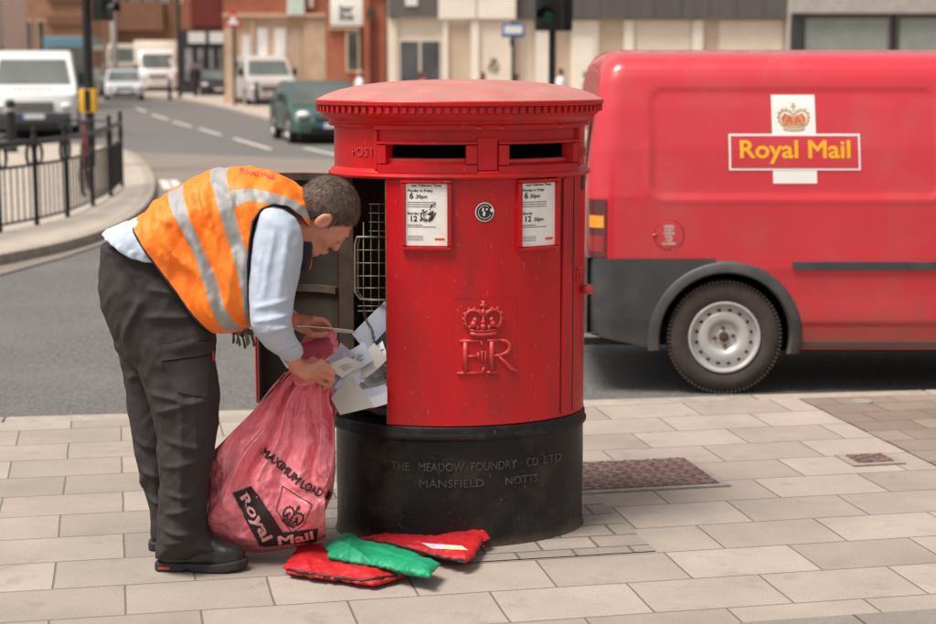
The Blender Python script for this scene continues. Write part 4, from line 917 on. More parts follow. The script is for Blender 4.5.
def vpt(u, z, off=0, ins=None):            # u metres from the rear, z height
    i_ = inset(z) if ins is None else ins
    e = max(0., min(1., (.16 - u) / .16)); c = 1 - sqrt(max(0, 1 - e * e)); ef = max(0., min(1., (u - 4.05) / .3)); cf = 1 - sqrt(max(0, 1 - ef * ef * .98))
    i_ = min(i_ + .11 * c * (1 - i_ / .84) + .35 * cf * (1 - i_ / .84), .84)
    zz = z
    if z > .9: zz = .9 + (z - .9) * (zmax(u) - .9) / (1.685 - .9) if zmax(u) > .9 else min(z, zmax(u))
    if z > 1.0: zz -= .13 * c * min(1, (z - 1.0) / .5)
    if zmax(u) < .9: zz = min(zz, zmax(u) + (z - .9) * .02)
    if z > 1.0: zz += .038 * (z - 1) / .685 * max(0, min(1, (3.3 - u) / .6))
    if z < .36 and u < .42: zz += (.36 - z) / (.36 - ZS0) * .085 * (1 - u / .42)
    # rear leans forward slightly towards the roof
    uu = u + (max(0, z - .9) ** 1.6 * .10 if u < .3 else 0) * max(0, 1 - u / .3)
    return (VX0 + uu, YV + i_ - off, zz)
def panel_off(u, z):                       # pressed panel: recess with a soft raised rim
    x = VX0 + u; px, py = proj((x, YV + .05, z)); hx, hy = (938 - 652) / 2, (196 - 95) / 2; cx, cy = 652 + hx, 95 + hy
    qx = abs(px - cx) - hx + 12; qy = abs(py - cy) - hy + 12; d = math.hypot(max(qx, 0), max(qy, 0)) + min(max(qx, qy), 0) - 12
    o = -.010 * (1 / (1 + math.exp(d / 1.3)))
    if 0 < d < 8 and py > cy: o += .004 * sin(pi * d / 8)
    if 296 < py < 322: o += .006 * (py - 296) / 26
    if 258 < py < 275: o += .003 * sin(pi * (py - 258) / 17)
    return o
us = sorted(set([0, .004, .012, .025, .04, .06, .08, .105, .13, .16] + list(np.arange(.18, 2.3, .0145)) + list(np.arange(2.3, 4.3, .04)) + [4.3, 4.33, 4.35]))
zs_ = list(np.arange(ZS0, 1.56, .0165)) + [1.565, 1.58, 1.60, 1.618, 1.635, 1.65, 1.66, 1.668, 1.675, 1.681, 1.685]
VT = thing('delivery_van', (VX0 + VL / 2, YV + VW / 2, RZ), 'red postal delivery van parked at the kerb behind the pillar box', 'van')
wheels = [WC[0], WC[0] + 2.72]; zc_ = WC[2]; AR = .352
def varch(x, z):
    for wx in wheels:
        d = math.hypot(x - wx, z - zc_)
        if d < AR + .012: return wx, d
    return None
mb = MB(); NU = len(us); NZ = len(zs_)
P_ = [[None] * NU for _ in range(NZ * 2 - 1)]
for j in range(NZ * 2 - 1):
    far = j >= NZ; jj = j if not far else 2 * NZ - 2 - j; z = zs_[jj]
    for i, u in enumerate(us):
        x, y, zz = vpt(u, z, 0 if far else panel_off(u, z)); h = varch(x, zz) if z < .8 else None
        if h and h[1] > AR - .012: x = h[0] + (x - h[0]) * AR / h[1]; zz = zc_ + (zz - zc_) * AR / h[1]
        if far: y = 2 * (YV + VW / 2) - y
        P_[j][i] = (x, y, zz)
b0 = 0
mb.v = [P_[j][i] for j in range(NZ * 2 - 1) for i in range(NU)]
for j in range(NZ * 2 - 2):
    for i in range(NU - 1):
        q = (j * NU + i, j * NU + i + 1, (j + 1) * NU + i + 1, (j + 1) * NU + i)
        cx = sum(mb.v[k][0] for k in q) / 4; cz = sum(mb.v[k][2] for k in q) / 4
        if cz < .75 and any(math.hypot(cx - wx, cz - zc_) < AR - .001 for wx in wheels): continue
        mb.f.append(q); mb.mi.append(0)
for i in (0, NU - 1):                     # rear and front closures
    mb.f.append(tuple(j * NU + i for j in range(NZ * 2 - 1))); mb.mi.append(0)
vb = mb.build('body', vred, VT, smooth=50)
def vpatch(name, u0, u1, z0, z1, off, mat, parent, nu=14, nz=10, keep=None, smooth=40, far=False):
    mb = MB(); Us = np.linspace(u0, u1, nu); Zs = np.linspace(z0, z1, nz)
    def f(o_): return lambda i, j: (lambda p: (p[0], p[1] if not far else 2 * (YV + VW / 2) - p[1], p[2]))(vpt(Us[i], Zs[j], o_ + (panel_off(Us[i], Zs[j]) * .0)))
    sk = (lambda i, j: not keep((Us[i] + Us[i + 1]) / 2, (Zs[j] + Zs[j + 1]) / 2)) if keep else None
    mb.grid(f(off), nu, nz, skip=sk)
    if not keep:
        for i in range(nu - 1):
            for j in (0, nz - 1): mb.add([f(off)(i, j), f(off)(i + 1, j), f(-.01)(i + 1, j), f(-.01)(i, j)], [(0, 1, 2, 3)])
        for j in range(nz - 1):
            for i in (0, nu - 1): mb.add([f(off)(i, j), f(off)(i, j + 1), f(-.01)(i, j + 1), f(-.01)(i, j)], [(0, 1, 2, 3)])
    return mb.build(name, mat, parent, smooth=smooth, weld=True)
U = lambda px: W(px, 250, YV)[0] - VX0
Z = lambda py: W(700, py, YV)[2]
for fr_ in (False, True):
    vpatch('rear_bumper', -.0, U(716), ZS0 - .004, Z(258.5), .013, plast, VT, 40, 24, keep=lambda u, z: math.hypot(VX0 + u - wheels[0], z - zc_) > AR + .01, far=fr_)
mb = MB(); Zs = [Z(334), Z(300), Z(296), Z(262), Z(258)]
rb = [(.0, .03), (-.03, .06), (-.055, .3), (-.06, .84), (-.055, 1.38), (-.03, 1.62), (.0, 1.65)]
mb.grid(lambda i, j: (VX0 + rb[i][0] * (1 if j < 3 else .35), YV + rb[i][1], Zs[j]), len(rb), len(Zs)); mb.grid(lambda i, j: (VX0 + rb[i][0] * (1 if j else 0) + (0 if j else .1), YV + rb[i][1], Zs[0] + (0 if j else .004)), len(rb), 2); mb.grid(lambda i, j: (VX0 + rb[i][0] * (.35 if j else 0) + (0 if j else .1), YV + rb[i][1], Zs[4] + (0 if j else .004)), len(rb), 2)
mb.build('tailgate_bumper', plast, VT, smooth=40)
# wheel-arch flares, liners, wheels
for k, wx in enumerate(wheels):
    for side in (0, 1):
        mb = MB(); n = 40; prof = [(AR - .006, .03), (AR - .006, -.012), (AR + .004, -.026), (AR + .045, -.024), (AR + .058, -.010), (AR + .062, .012)]
        A = [radians(-16) + (pi + radians(26)) * i / (n - 1) for i in range(n)]
        def fp_(i, j):
            r, o_ = prof[j]; x = wx + r * cos(A[i]); z = max(zc_ + r * sin(A[i]), ZS0 - .02); y = YV + inset(z) + o_; return (x, y if not side else 2 * (YV + VW / 2) - y, z)
        mb.grid(fp_, n, len(prof)); mb.build('wheel_arch_trim', plast, VT, smooth=50)
        yo = YV + .03 if not side else YV + VW - .03; yi = YV + .34 if not side else YV + VW - .34
        mb = MB(); mb.grid(lambda i, j: (wx + (AR + .004) * cos(A[i]), yo if j == 0 else yi, zc_ + (AR + .004) * sin(A[i])), n, 2); mb.slab([(wx + (AR + .01) * cos(t_), yi, max(zc_ + (AR + .01) * sin(t_), ZS0)) for t_ in np.linspace(0, 2 * pi, 24)[:-1]], (0, .01 if not side else -.01, 0)); mb.build('arch_liner', dark, VT, smooth=50)
def wheel(parent, c, R, outward, detail=True, rimr=.193, wid=.175):
    """c: centre of the outer face; outward -1: faces the camera"""
    o = outward; mb = MB(); w = wid
    prof = [(rimr - .004, -.012), (rimr + .012, -.002), (rimr + .045, .004), (R - .05, .003), (R - .022, -.004), (R - .008, -.018), (R, -.035), (R, -w + .035), (R - .02, -w), (rimr, -w)]
    mb.lathe([(r, o * h) for r, h in prof], c, 'y', 72)
    if detail:
        for k in range(84):
            a = 2 * pi * k / 84; M = Matrix.Translation(Vector(c)) @ Matrix.Rotation(-a, 4, 'Y')
            y0, y1 = sorted((o * -.006, o * -.045)); mb.box(R - .012, R + .003, y0, y1, -.0062, .0062, M)
    t = mb.build('wheel', tyre, parent, smooth=40)
    mb = MB(); mb.lathe([(r, o * h) for r, h in [(rimr, -.006), (rimr - .004, .002), (rimr - .012, .002), (rimr - .018, -.01), (rimr - .024, -.03), (rimr - .036, -.034), (rimr - .05, -.028), (rimr - .064, -.013), (.10, -.010), (.085, -.016), (.068, -.034), (.04, -.036), (.034, -.03), (.0, -.03)]], c, 'y', 64); mb.build('rim', steel, t, smooth=35)
    if detail:
        mb = MB()
        for k in range(16):
            a = 2 * pi * (k + .5) / 16; r = rimr - .049; mb.sphere((c[0] + r * cos(a), c[1] + o * -.028, c[2] + r * sin(a)), .0125, 8, 6, (1, .5, .75))
        mb.build('vent_hole', black, t, smooth=1)
        for k in range(4):
            a = pi / 2 * k + .12; mb = MB(); mb.sphere((c[0] + .05 * cos(a), c[1] - .028 * -o * -1, c[2] + .05 * sin(a)), .0105, 8, 6)
            mb.build('wheel_nut', pm('rusty_nuts', (.13, .065, .045), rough=.8, var=.4, scale=40), t, smooth=1)
        mb = MB(); mb.lathe([(.026, o * -.03), (.026, o * -.018), (.018, o * -.014), (0, o * -.014)], c, 'y', 20); mb.build('hub', rust, t, smooth=35)
    return t
for wx in wheels:
    wheel(VT, (wx, YV + .012, zc_), WR, -1); wheel(VT, (wx, YV + VW - .05, zc_), WR, 1, False, wid=.20)
mb = MB(); mb.box(VX0 + .5, VX0 + 4.2, YV + .22, YV + VW - .22, RZ + .2, ZS0 + .02); mb.box(VX0 + .06, VX0 + .5, YV + .1, YV + VW - .1, ZS0 + .085, ZS0 + .12); mb.box(VX0 + .5, VX0 + .66, YV + .3, YV + .62, RZ + .14, RZ + .25); mb.tube([(WC[0], YV + .1, zc_), (WC[0], YV + VW - .1, zc_)], .035); mb.build('underbody', dark, VT)
mb = MB(); mb.tube([(VX0 + .02, YV + .55, RZ + .2), (VX0 + .6, YV + .55, RZ + .2)], .022); mb.build('exhaust', rust, VT, smooth=1)
vpatch('sill', U(806), 3.0, Z(347), Z(342.5), .004, plast, VT, 20, 3)
vpatch('rubbing_strip', U(793), 3.28, Z(269.5), Z(261.5), .016, plast, VT, 40, 5)
# tail lamps
lampred = pm('lamp_red', (.30, .01, .012), rough=.15, coat=1, bump=0); amber = pm('lamp_amber', (.9, .33, .02), rough=.15, coat=1, bump=0); lampdark = pm('lamp_smoked', (.10, .012, .02), rough=.12, coat=1, bump=0)
for far in (False, True):
    tl = vpatch('tail_lamp', .0, U(605.5), Z(257), Z(199.5), .010, lampdark, VT, 8, 12, far=far)
    vpatch('indicator', .01, U(603.5), Z(228), Z(216), .0125, amber, tl, 6, 5, far=far); vpatch('reflector', .01, U(603.5), Z(252), Z(236), .0125, lampred, tl, 6, 5, far=far)
# fuel cap with little print
def van_at(px_, py_, off): p = W(px_, py_, YV); q = vpt(p[0] - VX0, p[2], off + panel_off(p[0] - VX0, p[2])); return q
mb = MB(); c = van_at(669, 235, 0); rr = .078
mb.lathe([(rr + .004, .0005), (rr + .003, .003), (rr - .001, -.0005), (rr - .004, .0045), (.03, .006), (0, .006)], (0, 0, 0), 'z', 40)
T_ = Matrix.Translation(Vector(c)) @ Matrix.Rotation(pi / 2, 4, 'X'); mb.v = [tuple(T_ @ Vector(v)) for v in mb.v]; fc = mb.build('fuel_flap', vred, VT, smooth=40)
mb = MB(); mb.sphere((c[0] - rr * .95, c[1] - .006, c[2] + .0), .012, 8, 6, (1.4, .6, .6)); mb.build('flap_hinge', vred, fc, smooth=1)
wprint = pm('white_print', (.7, .64, .6), rough=.5)
for i, t_ in enumerate(('DIESEL', 'ONLY', 'CHECK', 'FUEL', 'CAP', 'CLOSED')):
    me = text_mesh(t_, .019, .0004); remap(me, lambda v: (c[0] + v.x + .0, c[1] - .0075, c[2] + .045 - i * .018 + v.y)); link('flap_print', me, wprint, fc)
# sign on the side
def flat(mb, x0, x1, y0, y1, off): 
    n = 8; mb.grid(lambda i, j: (lambda p: p)(van_at(x0 + (x1 - x0) * i / (n - 1), y1 + (y0 - y1) * j / (n - 1), off)), n, n)
yel = pm('sign_yellow', (.85, .42, .012), rough=.45, var=.03); wsign = pm('sign_white', (.8, .79, .77), rough=.45, var=.02)
mb = MB(); flat(mb, 774, 818, 100, 184, .002); mb.build('white_panel', wsign, VT)
mb = MB(); flat(mb, 730, 862, 137, 171.5, .0035); mb.build('sign_border', wsign, VT)
mb = MB(); flat(mb, 732, 860, 139, 169.5, .005); mb.build('sign_field', vred, VT)
me = text_mesh('Royal Mail', .2, .0045); xs = [v.co.x for v in me.vertices]; ys = [v.co.y for v in me.vertices]; kx = (852 - 741) / (max(xs) - min(xs)); ymin = min(ys); ymax = max(ys)
ky = (165.5 - 143) / (ymax - ymin)
subdiv(me, .05, 2); x0_ = min(xs); remap(me, lambda v: van_at(741 + (v.x - x0_) * kx, 165.5 - (v.y - ymin) * ky, .0065)); 
for lo_, hi_ in ((0, 801.5), (801.5, 2000)):   # one object per word
    m2 = me.copy(); bm = bmesh.new(); bm.from_mesh(m2); bmesh.ops.delete(bm, geom=[f for f in bm.faces if not lo_ <= proj(f.calc_center_median())[0] < hi_], context='FACES'); bm.to_mesh(m2); bm.free(); link('sign_lettering', m2, yel, VT)
L_, D_ = crown_parts(); gold = pm('crown_gold', (.5, .36, .16), rough=.5); cred = pm('crown_red', (.62, .13, .06), rough=.5)
mb = MB()
def cp(x, y, o_): return van_at(796 + x * 30, 133 - y * 26, o_)
for pts, r in L_:
    for a, b_ in zip(pts[:-1], pts[1:]):
        a = np.array(a); b_ = np.array(b_); d = b_ - a; n_ = np.array((-d[1], d[0])) / np.linalg.norm(d) * r * .8; mb.add([cp(*(a - n_), .0042), cp(*(b_ - n_), .0042), cp(*(b_ + n_), .0042), cp(*(a + n_), .0042)], [(0, 1, 2, 3)])
for x, y, r in D_: 
    if r < .062: mb.add([cp(x + r * cos(t_), y + r * sin(t_), .0044) for t_ in np.linspace(0, 2 * pi, 9)[:-1]], [tuple(range(8))])
mb.build('crown_emblem', gold, VT)
mb = MB(); mb.add([cp(x, y, .0031) for x, y in ((-.36, .15), (.36, .15), (.42, .42), (.3, .6), (.08, .5), (0, .42), (-.08, .5), (-.3, .6), (-.42, .42))], [tuple(range(9))]); mb.build('crown_lining', cred, VT)
# parts beyond the picture: doors, windows, lamps
seam = pm('seam_black', (.02, .003, .004), rough=.8)
for u in (2.02, 3.2): 
    for far in (False, True): vpatch('door_seam', u, u + .008, Z(330), 1.5, .001, seam, VT, 2, 12, far=far)
vglass = pm('vehicle_glass', (.11, .125, .115), rough=.05, spec=.9, bump=0, var=.3, scale=1)
for far in (False, True): vpatch('side_window', 2.15, 3.05, 1.02, 1.5, .004, vglass, VT, 14, 8, far=far)
mb = MB(); ws = [(2.98, 1.655), (3.44, 1.12)]
mb.add([(VX0 + 2.98, YV + .22, 1.60), (VX0 + 3.46, YV + .16, 1.10), (VX0 + 3.46, YV + VW - .16, 1.10), (VX0 + 2.98, YV + VW - .22, 1.60)], [(0, 1, 2, 3)]); mb.v = [(x + .02, y, z + .02) for x, y, z in mb.v]; mb.build('windscreen', vglass, VT)
mb = MB(); mb.box(VX0 - .012, VX0 - .004, YV + .3, YV + .8, 1.02, 1.42); mb.box(VX0 - .012, VX0 - .004, YV + .88, YV + 1.38, 1.02, 1.42); mb.v = [(x + max(0, z - .9) ** 1.6 * .10, y, z) for x, y, z in mb.v]
mb.build('rear_window', vglass, VT)
for y in (YV + .1, YV + VW - .4): mb = MB(); mb.box(VX0 + 4.2, VX0 + 4.34, y, y + .3, .58, .76); mb.build('headlight', white, VT, bevel=.02)

# ================================================================== TRAFFIC IN THE STREET
glow = pm('lamp_clear', (.8, .8, .76), rough=.15, coat=1, bump=0)
def car(label, cat, loc, rz, L_, Wd, prof, belt, col, glassp, sidew, kind='hatch', tum=.16, group=None, lamp=glow, name='car', lights_on=False, wr=.31, wpos=(.85, None), bump_h=.5, bumpm=None, extra=None):
    """x runs from the nose (0) to the tail; the nose points to local -X, then turned by rz"""
    t = thing(name, loc, label, cat, group, local=True); t.rotation_euler = (0, 0, rz)
    paint = pm(label[:18].replace(' ', '_') + '_paint', col, rough=.28, var=.04, coat=.5, bump=0)
    H = max(p[1] for p in prof); n = len(prof); ks = [-1, -.985, -.94, -.8, -.4, 0, .4, .8, .94, .985, 1]
    def P(x, z, k): 
        y = k * Wd / 2 * (1 - tum * max(0, z - belt) / (H - belt)); fr = .10 * (abs(k) ** 4) * (1 if x < .5 else 0) * Wd
        return (x - L_ / 2 + fr, y, z)
    mb = MB(); cz = sum(p[1] for p in prof) / n; cx = L_ / 2
    def ring(k):
        s = 1 if abs(k) < .97 else (.985 if abs(k) < .99 else .955); return [P(cx + (x - cx) * s, cz + (z - cz) * s, k) for x, z in prof]
    vs = []; 
    for k in ks: vs += ring(k)
    mb.add(vs, [(a * n + i, a * n + (i + 1) % n, (a + 1) * n + (i + 1) % n, (a + 1) * n + i) for a in range(len(ks) - 1) for i in range(n)] + [tuple(range(n)), tuple((len(ks) - 1) * n + i for i in range(n))])
    mb.build('body', paint, t, smooth=35)
    (xa, za), (xb, zb) = glassp; mb = MB(); nx, nz = (za - zb), (xb - xa); l_ = math.hypot(nx, nz); ox, oz = -abs(nx) / l_ * .012, abs(nz) / l_ * .012
    def gq(x, z, k): p = P(x, z, k); return (p[0] + ox, p[1], p[2] + oz)
    g = []
    for k in (-.88, -.5, 0, .5, .88): g += [gq(xa + .04 * (xb - xa), za + .04 * (zb - za), k), gq(xa + .93 * (xb - xa), za + .93 * (zb - za), k * .97)]
    mb.add(g, [(2 * i, 2 * i + 1, 2 * i + 3, 2 * i + 2) for i in range(4)]); mb.build('windscreen', vglass, t)
    for s in (-1, 1):
        for w_ in sidew:
            mb = MB(); mb.slab([(P(x, z, s)[0], P(x, z, s)[1] + s * (-.006), z) for x, z in w_], (0, s * .014, 0)); mb.build('side_window', vglass, t)
        mb = MB(); hx = P(.0, 0, .0)[0]; hy = s * Wd * .37; hz = bump_h + .14
        mb.sphere((hx + .13, hy, hz), .16, 12, 8, (.75, 1.0, .55)); mb.build('headlight', lamp, t, smooth=1)
        mb = MB(); xm = glassp[0][0] + .25; mb.box(xm - L_ / 2, xm - L_ / 2 + .12, s * (Wd / 2 + .02), s * (Wd / 2 + .2), belt + .02, belt + .2 + (.12 if kind == 'van' else 0)); mb.build('wing_mirror', black if kind == 'van' else paint, t, bevel=.03)
        for wx in (wpos[0], wpos[1] or L_ - .85):
            mb = MB(); c = (wx - L_ / 2, s * (Wd / 2 + .006), wr); mb.lathe([(0, 0), (wr + .06, 0), (wr + .06, -.02 * s)], c, 'y', 28); mb.build('arch_shade_disc', dark, t)  # flat dark disc stands in for the shade inside the arch
            wheel(t, (c[0], s * (Wd / 2 + .02), wr), wr, s, False, rimr=wr * .62)
    mb = MB(); mb.box(-L_ / 2 - .045, -L_ / 2 + .12, -Wd * .43, Wd * .43, .24, bump_h); mb.build('bumper', bumpm or paint, t, bevel=.04)
    mb = MB(); mb.box(-L_ / 2 - .055, -L_ / 2 - .04, -.28 * Wd, .28 * Wd, .27, .37); mb.build('lower_grille', dark, t)
    gz = bump_h + .04; mb = MB(); mb.box(-L_ / 2 - .018, -L_ / 2 + .1, -Wd * .23, Wd * .23, gz, gz + (.2 if kind == 'van' else .1)); gr = mb.build('grille', dkgrey, t)
    mb = MB()
    for k in range(3 if kind == 'van' else 1): zz = gz + .04 + k * .055; mb.box(-L_ / 2 - .03, -L_ / 2 - .019, -Wd * .21, Wd * .21, zz, zz + .015); 
    mb.build('grille_bar', steel, gr)
    pl = MB(); pl.box(-L_ / 2 - .062, -L_ / 2 - .056, -.26, .26, bump_h - .14, bump_h - .03); pl = pl.build('number_plate', wsign, t)
    mb = MB(); mb.box(-L_ / 2 - .066, -L_ / 2 - .0625, .2, .26, bump_h - .14, bump_h - .03); mb.build('plate_band', pm('plate_blue', (.02, .08, .4), rough=.5), pl)
    mb = MB(); mb.box(-L_ / 2 + .2, L_ / 2 - .2, -Wd * .4, Wd * .4, .17, .32); mb.build('underbody', dark, t)
    return t, paint
HATCH = [(.0, .28), (-.0, .5), (.06, .62), (.2, .70), (.95, .86), (1.75, 1.36), (2.1, 1.42), (2.9, 1.42), (3.5, 1.32), (4.0, .95), (4.08, .7), (4.08, .28)]
TRANS = [(.0, .32), (-.0, .8), (.08, 1.02), (.75, 1.22), (1.3, 1.86), (1.6, 1.99), (2.4, 2.03), (4.8, 2.03), (4.9, 1.9), (4.9, .32)]
hw = [[(1.25, .92), (1.85, 1.32), (2.25, 1.35), (2.25, .92)], [(2.32, .92), (2.32, 1.35), (2.95, 1.33), (3.35, 1.05), (3.35, .92)]]
vw = [[(1.0, 1.2), (1.45, 1.75), (2.05, 1.78), (2.05, 1.2)]]
def gxy(px_, py_): p = G(px_, py_, RZ); return p[0], p[1]
def cx_(x, Y): return W(x, 60, Y)[0]
# nose towards the camera: local -X -> world -Y  => rz = 90deg
car('green hatchback coming down the side road, just left of the pillar box cap', 'car', (cx_(317, 38.5), 38.5, RZ), radians(90 + 14), 4.08, 1.66, [(x, z * .94) for x, z in HATCH], .9, (.04, .09, .075), ((.95, .808), (1.75, 1.278)), hw, name='parked_car')
car('silver hatchback with bright headlights driving in front of the white lorry', 'car', (cx_(123, 80), 80, RZ), radians(90 + 12), 4.08, 1.72, HATCH, .9, (.5, .52, .56), ((.95, .86), (1.75, 1.36)), hw, name='car')
tv, tp = car('white van with black bumper and open grille behind the railing', 'van', (cx_(35, 41.2), 41.2, RZ), radians(90 + 12), 4.9, 1.95, TRANS, 1.2, (.74, .74, .73), ((.75, 1.22), (1.3, 1.86)), vw, kind='van', name='van', wr=.34, bump_h=.62, bumpm=plast, tum=.14)
mb = MB()
for k in range(7): mb.box(-4.9 / 2 + .30 + .002 * k, -4.9 / 2 + .31, -.42 + k * .13, -.33 + k * .13, 1.115, 1.165)
mb.v = [(x - .004, y, z + .01) for x, y, z in mb.v]; mb.build('bonnet_lettering', greyink, tv)
car('silver-white van with a dark side window parked on the far pavement beside the stone shopfront', 'van', (cx_(262, 69), 69, RZ), radians(90 + 16), 4.9, 1.9, TRANS, 1.2, (.5, .48, .47), ((.75, 1.22), (1.3, 1.86)), vw + [[(2.3, 1.25), (2.3, 1.78), (3.4, 1.78), (3.4, 1.25)], [(3.5, 1.25), (3.5, 1.78), (4.6, 1.78), (4.6, 1.25)]], kind='van', name='van', wr=.34, bump_h=.6, tum=.14)
tk, tp = car('white box lorry coming down the side road behind the silver hatchback', 'lorry', (cx_(156, 101), 101, RZ), radians(90 + 12), 5.6, 2.2, [(.0, .35), (-.0, 1.0), (.1, 1.25), (.45, 1.35), (.9, 2.3), (1.1, 2.45), (2.0, 2.45), (2.05, 1.0), (5.6, .9), (5.6, .35)], 1.3, (.74, .73, .71), ((.45, 1.35), (.9, 2.3)), [[(.7, 1.3), (1.0, 2.0), (1.7, 2.05), (1.7, 1.3)]], kind='van', name='lorry', wr=.42, bump_h=.8, tum=.1)
mb = MB(); mb.box(-.65, 2.8, -1.2, 1.2, .9, 3.0); mb.build('cargo_box', cream2, tk, bevel=.05)
car('cream van half hidden behind the white lorry', 'van', (cx_(122, 112), 112, RZ), radians(90 + 12), 4.9, 1.95, [(x, z * 1.45) for x, z in TRANS], 1.7, (.62, .57, .47), ((.75, 1.77), (1.3, 2.7)), [], kind='van', name='van', wr=.38, bump_h=.8, tum=.1)
car('dark car parked in front of the black shopfronts', 'car', (cx_(213, 88), 88, RZ), radians(90 + 15), 4.08, 1.7, HATCH, .9, (.02, .02, .025), ((.95, .86), (1.75, 1.36)), hw, name='parked_car')
bs = thing('bus', (cx_(76, 92), 92, RZ), 'teal-blue bus standing up the street behind the white van', 'bus', local=True); bs.rotation_euler = (0, 0, radians(90 + 8))
teal = pm('teal_paint', (.13, .26, .31), rough=.35, coat=.4)
mb = MB(); mb.box(-4.5, 4.5, -1.2, 1.2, .3, 3.05); mb.build('body', teal, bs, bevel=.12)
mb = MB(); mb.box(-4.52, -4.505, -1.0, 1.0, 1.2, 2.5); mb.build('windscreen', vglass, bs)
for s in (-1, 1):
    for k in range(5): mb = MB(); y0, y1 = sorted((s * 1.2, s * 1.215)); mb.box(-4.2 + k * 1.7, -2.7 + k * 1.7, y0, y1, 1.4, 2.4); mb.build('side_window', vglass, bs)
    for x in (-3.2, 2.8): wheel(bs, (x, s * 1.21, .46), .46, s, False, rimr=.28, wid=.25)
    mb = MB(); mb.sphere((-4.5, s * .9, .75), .14); mb.build('headlight', glow, bs, smooth=1)

# ================================================================== THE POSTMAN
YM = 5.52; YN = 5.40; YFAR = 5.66
MAN = thing('person', (*W(165, 560, YM)[:2], 0), 'man in an orange high-visibility vest and dark grey trousers bending to empty the pillar box', 'person')
HC = W(325, 216, YM); HA = radians(33)
Hx = np.array((0, -1., 0)); Hz = np.array((cos(HA), 0, sin(HA))); Hy = np.array((sin(HA), 0, -cos(HA)))
_yw = radians(8); Hx, Hy = Hx * cos(_yw) + Hy * sin(_yw), Hy * cos(_yw) - Hx * sin(_yw)
HR = np.stack([Hx, Hy, Hz], 1)                       # head frame: x side (towards camera), y face, z crown
HS = 1.0
def headl(P): return ((P - HC) @ HR) / HS
def w_(px, py, Y): return W(px, py, Y)
def head_sdf(P, ears=True):
    q = headl(P)
    d = ell(q, (0, -.018, .035), (.074, .096, .086)); d = smin(d, ell(q, (0, .03, -.02), (.062, .066, .082)), .03)
    d = smin(d, ell(q, (0, .052, -.082), (.036, .038, .032)), .03); d = smin(d, cap_(q, (.045, .0, -.065), (.02, .072, -.092), .02, .016), .025); d = smin(d, cap_(q, (-.045, .0, -.065), (-.02, .072, -.092), .02, .016), .025)
    d = smin(d, ell(q, (.04, .058, -.03), (.022, .026, .022)), .02); d = smin(d, ell(q, (-.04, .058, -.03), (.022, .026, .022)), .02)
    d = smin(d, cap_(q, (-.035, .086, .022), (.035, .086, .022), .010, .010), .016)          # brow
    for s in (-1, 1): d = smax(d, -ell(q, (s * .032, .098, .003), (.017, .014, .011)), .012); d = smin(d, ell(q, (s * .032, .079, .001), (.0165, .0165, .014)), .004)
    d = smin(d, cap_(q, (0, .090, .010), (0, .108, -.028), .007, .0095), .012); d = smin(d, ell(q, (0, .106, -.033), (.015, .011, .008)), .008)
    d = smin(d, ell(q, (0, .098, -.062), (.024, .012, .007)), .006); d = smin(d, ell(q, (0, .095, -.072), (.02, .012, .007)), .006)
    d = smax(d, -cap_(q, (-.02, .108, -.066), (.02, .108, -.066), .003, .003), .004)
    if ears:
        for s in (-1, 1):
            e = ell(q, (s * .079, -.004, -.004), (.010, .021, .034)); e = smax(e, -ell(q, (s * .090, .003, -.002), (.010, .012, .021)), .005); d = smin(d, e, .006)
    return d * HS
NECK0 = HC + HR @ np.array((0, -.02, -.05)); NECK1 = w_(288, 212, YM)
# skeleton joints
shN = w_(276, 226, 5.36); shF = w_(284, 222, 5.70); elN = w_(271, 320, 5.29); elF = w_(268, 306, 5.76); wrN = w_(297, 367, 5.44); wrF = w_(294, 321, 5.66)
hipN = w_(158, 290, 5.43); hipF = w_(150, 288, 5.62); knN = w_(181, 412, 5.41); knF = w_(156, 420, 5.64); anN = w_(183, 542, 5.44); anF = np.array((w_(168, 528, 5.66)[0], 5.66, .10))
def hand(P, wr, palm, knuckles, chains, thumb, k=.006):
    d = cap_(P, wr, palm, .026, .030); 
    for kn in knuckles: d = smin(d, cap_(P, palm, kn, .020, .0125), .016)
    for c in chains: d = smin(d, chain(P, c, .003), k * .6)
    return smin(d, chain(P, thumb, .004), .008)
def nearhand(P):
    palm = w_(307, 371, 5.45); f = 1 / 309.
    kn = [w_(321, 362, 5.435), w_(325, 368, 5.45), w_(325, 375, 5.47), w_(321, 381, 5.50)]
    ch = []
    for i, (k0, L_) in enumerate(zip(kn, (.030, .033, .031, .025))):
        m = k0 + np.array((L_ * .75, .012, -L_ * .55)); t = m + np.array((-.012, .020, -L_ * .7)); t2 = t + np.array((-.018, .004, .004)); ch.append([(k0, .0108), (m, .0098), (t, .009), (t2, .0078)])
    tb = [(w_(303, 366, 5.48), .014), (w_(313, 360, 5.51), .0125), (w_(324, 366, 5.53), .0105), (w_(329, 372, 5.525), .009)]
    return hand(P, wrN, palm, kn, ch, tb)
def farhand(P):
    palm = w_(304, 324, 5.66); kn = [w_(314, 319, 5.64), w_(315, 323, 5.655), w_(314, 328, 5.67), w_(312, 332, 5.685)]; ch = []
    for i, (k0, L_) in enumerate(zip(kn, (.032, .034, .031, .025))):
        m = k0 + np.array((L_ * .95, .004, -.003 - .003 * i)); t = m + np.array((L_ * .5, .006, -.014)); t2 = t + np.array((.006, .006, -.014)); ch.append([(k0, .0105), (m, .0096), (t, .0088), (t2, .0076)])
    tb = [(w_(303, 328, 5.63), .013), (w_(312, 335, 5.615), .0115), (w_(321, 335, 5.62), .010), (w_(326, 333, 5.63), .0085)]
    return hand(P, wrF, palm, kn, ch, tb)
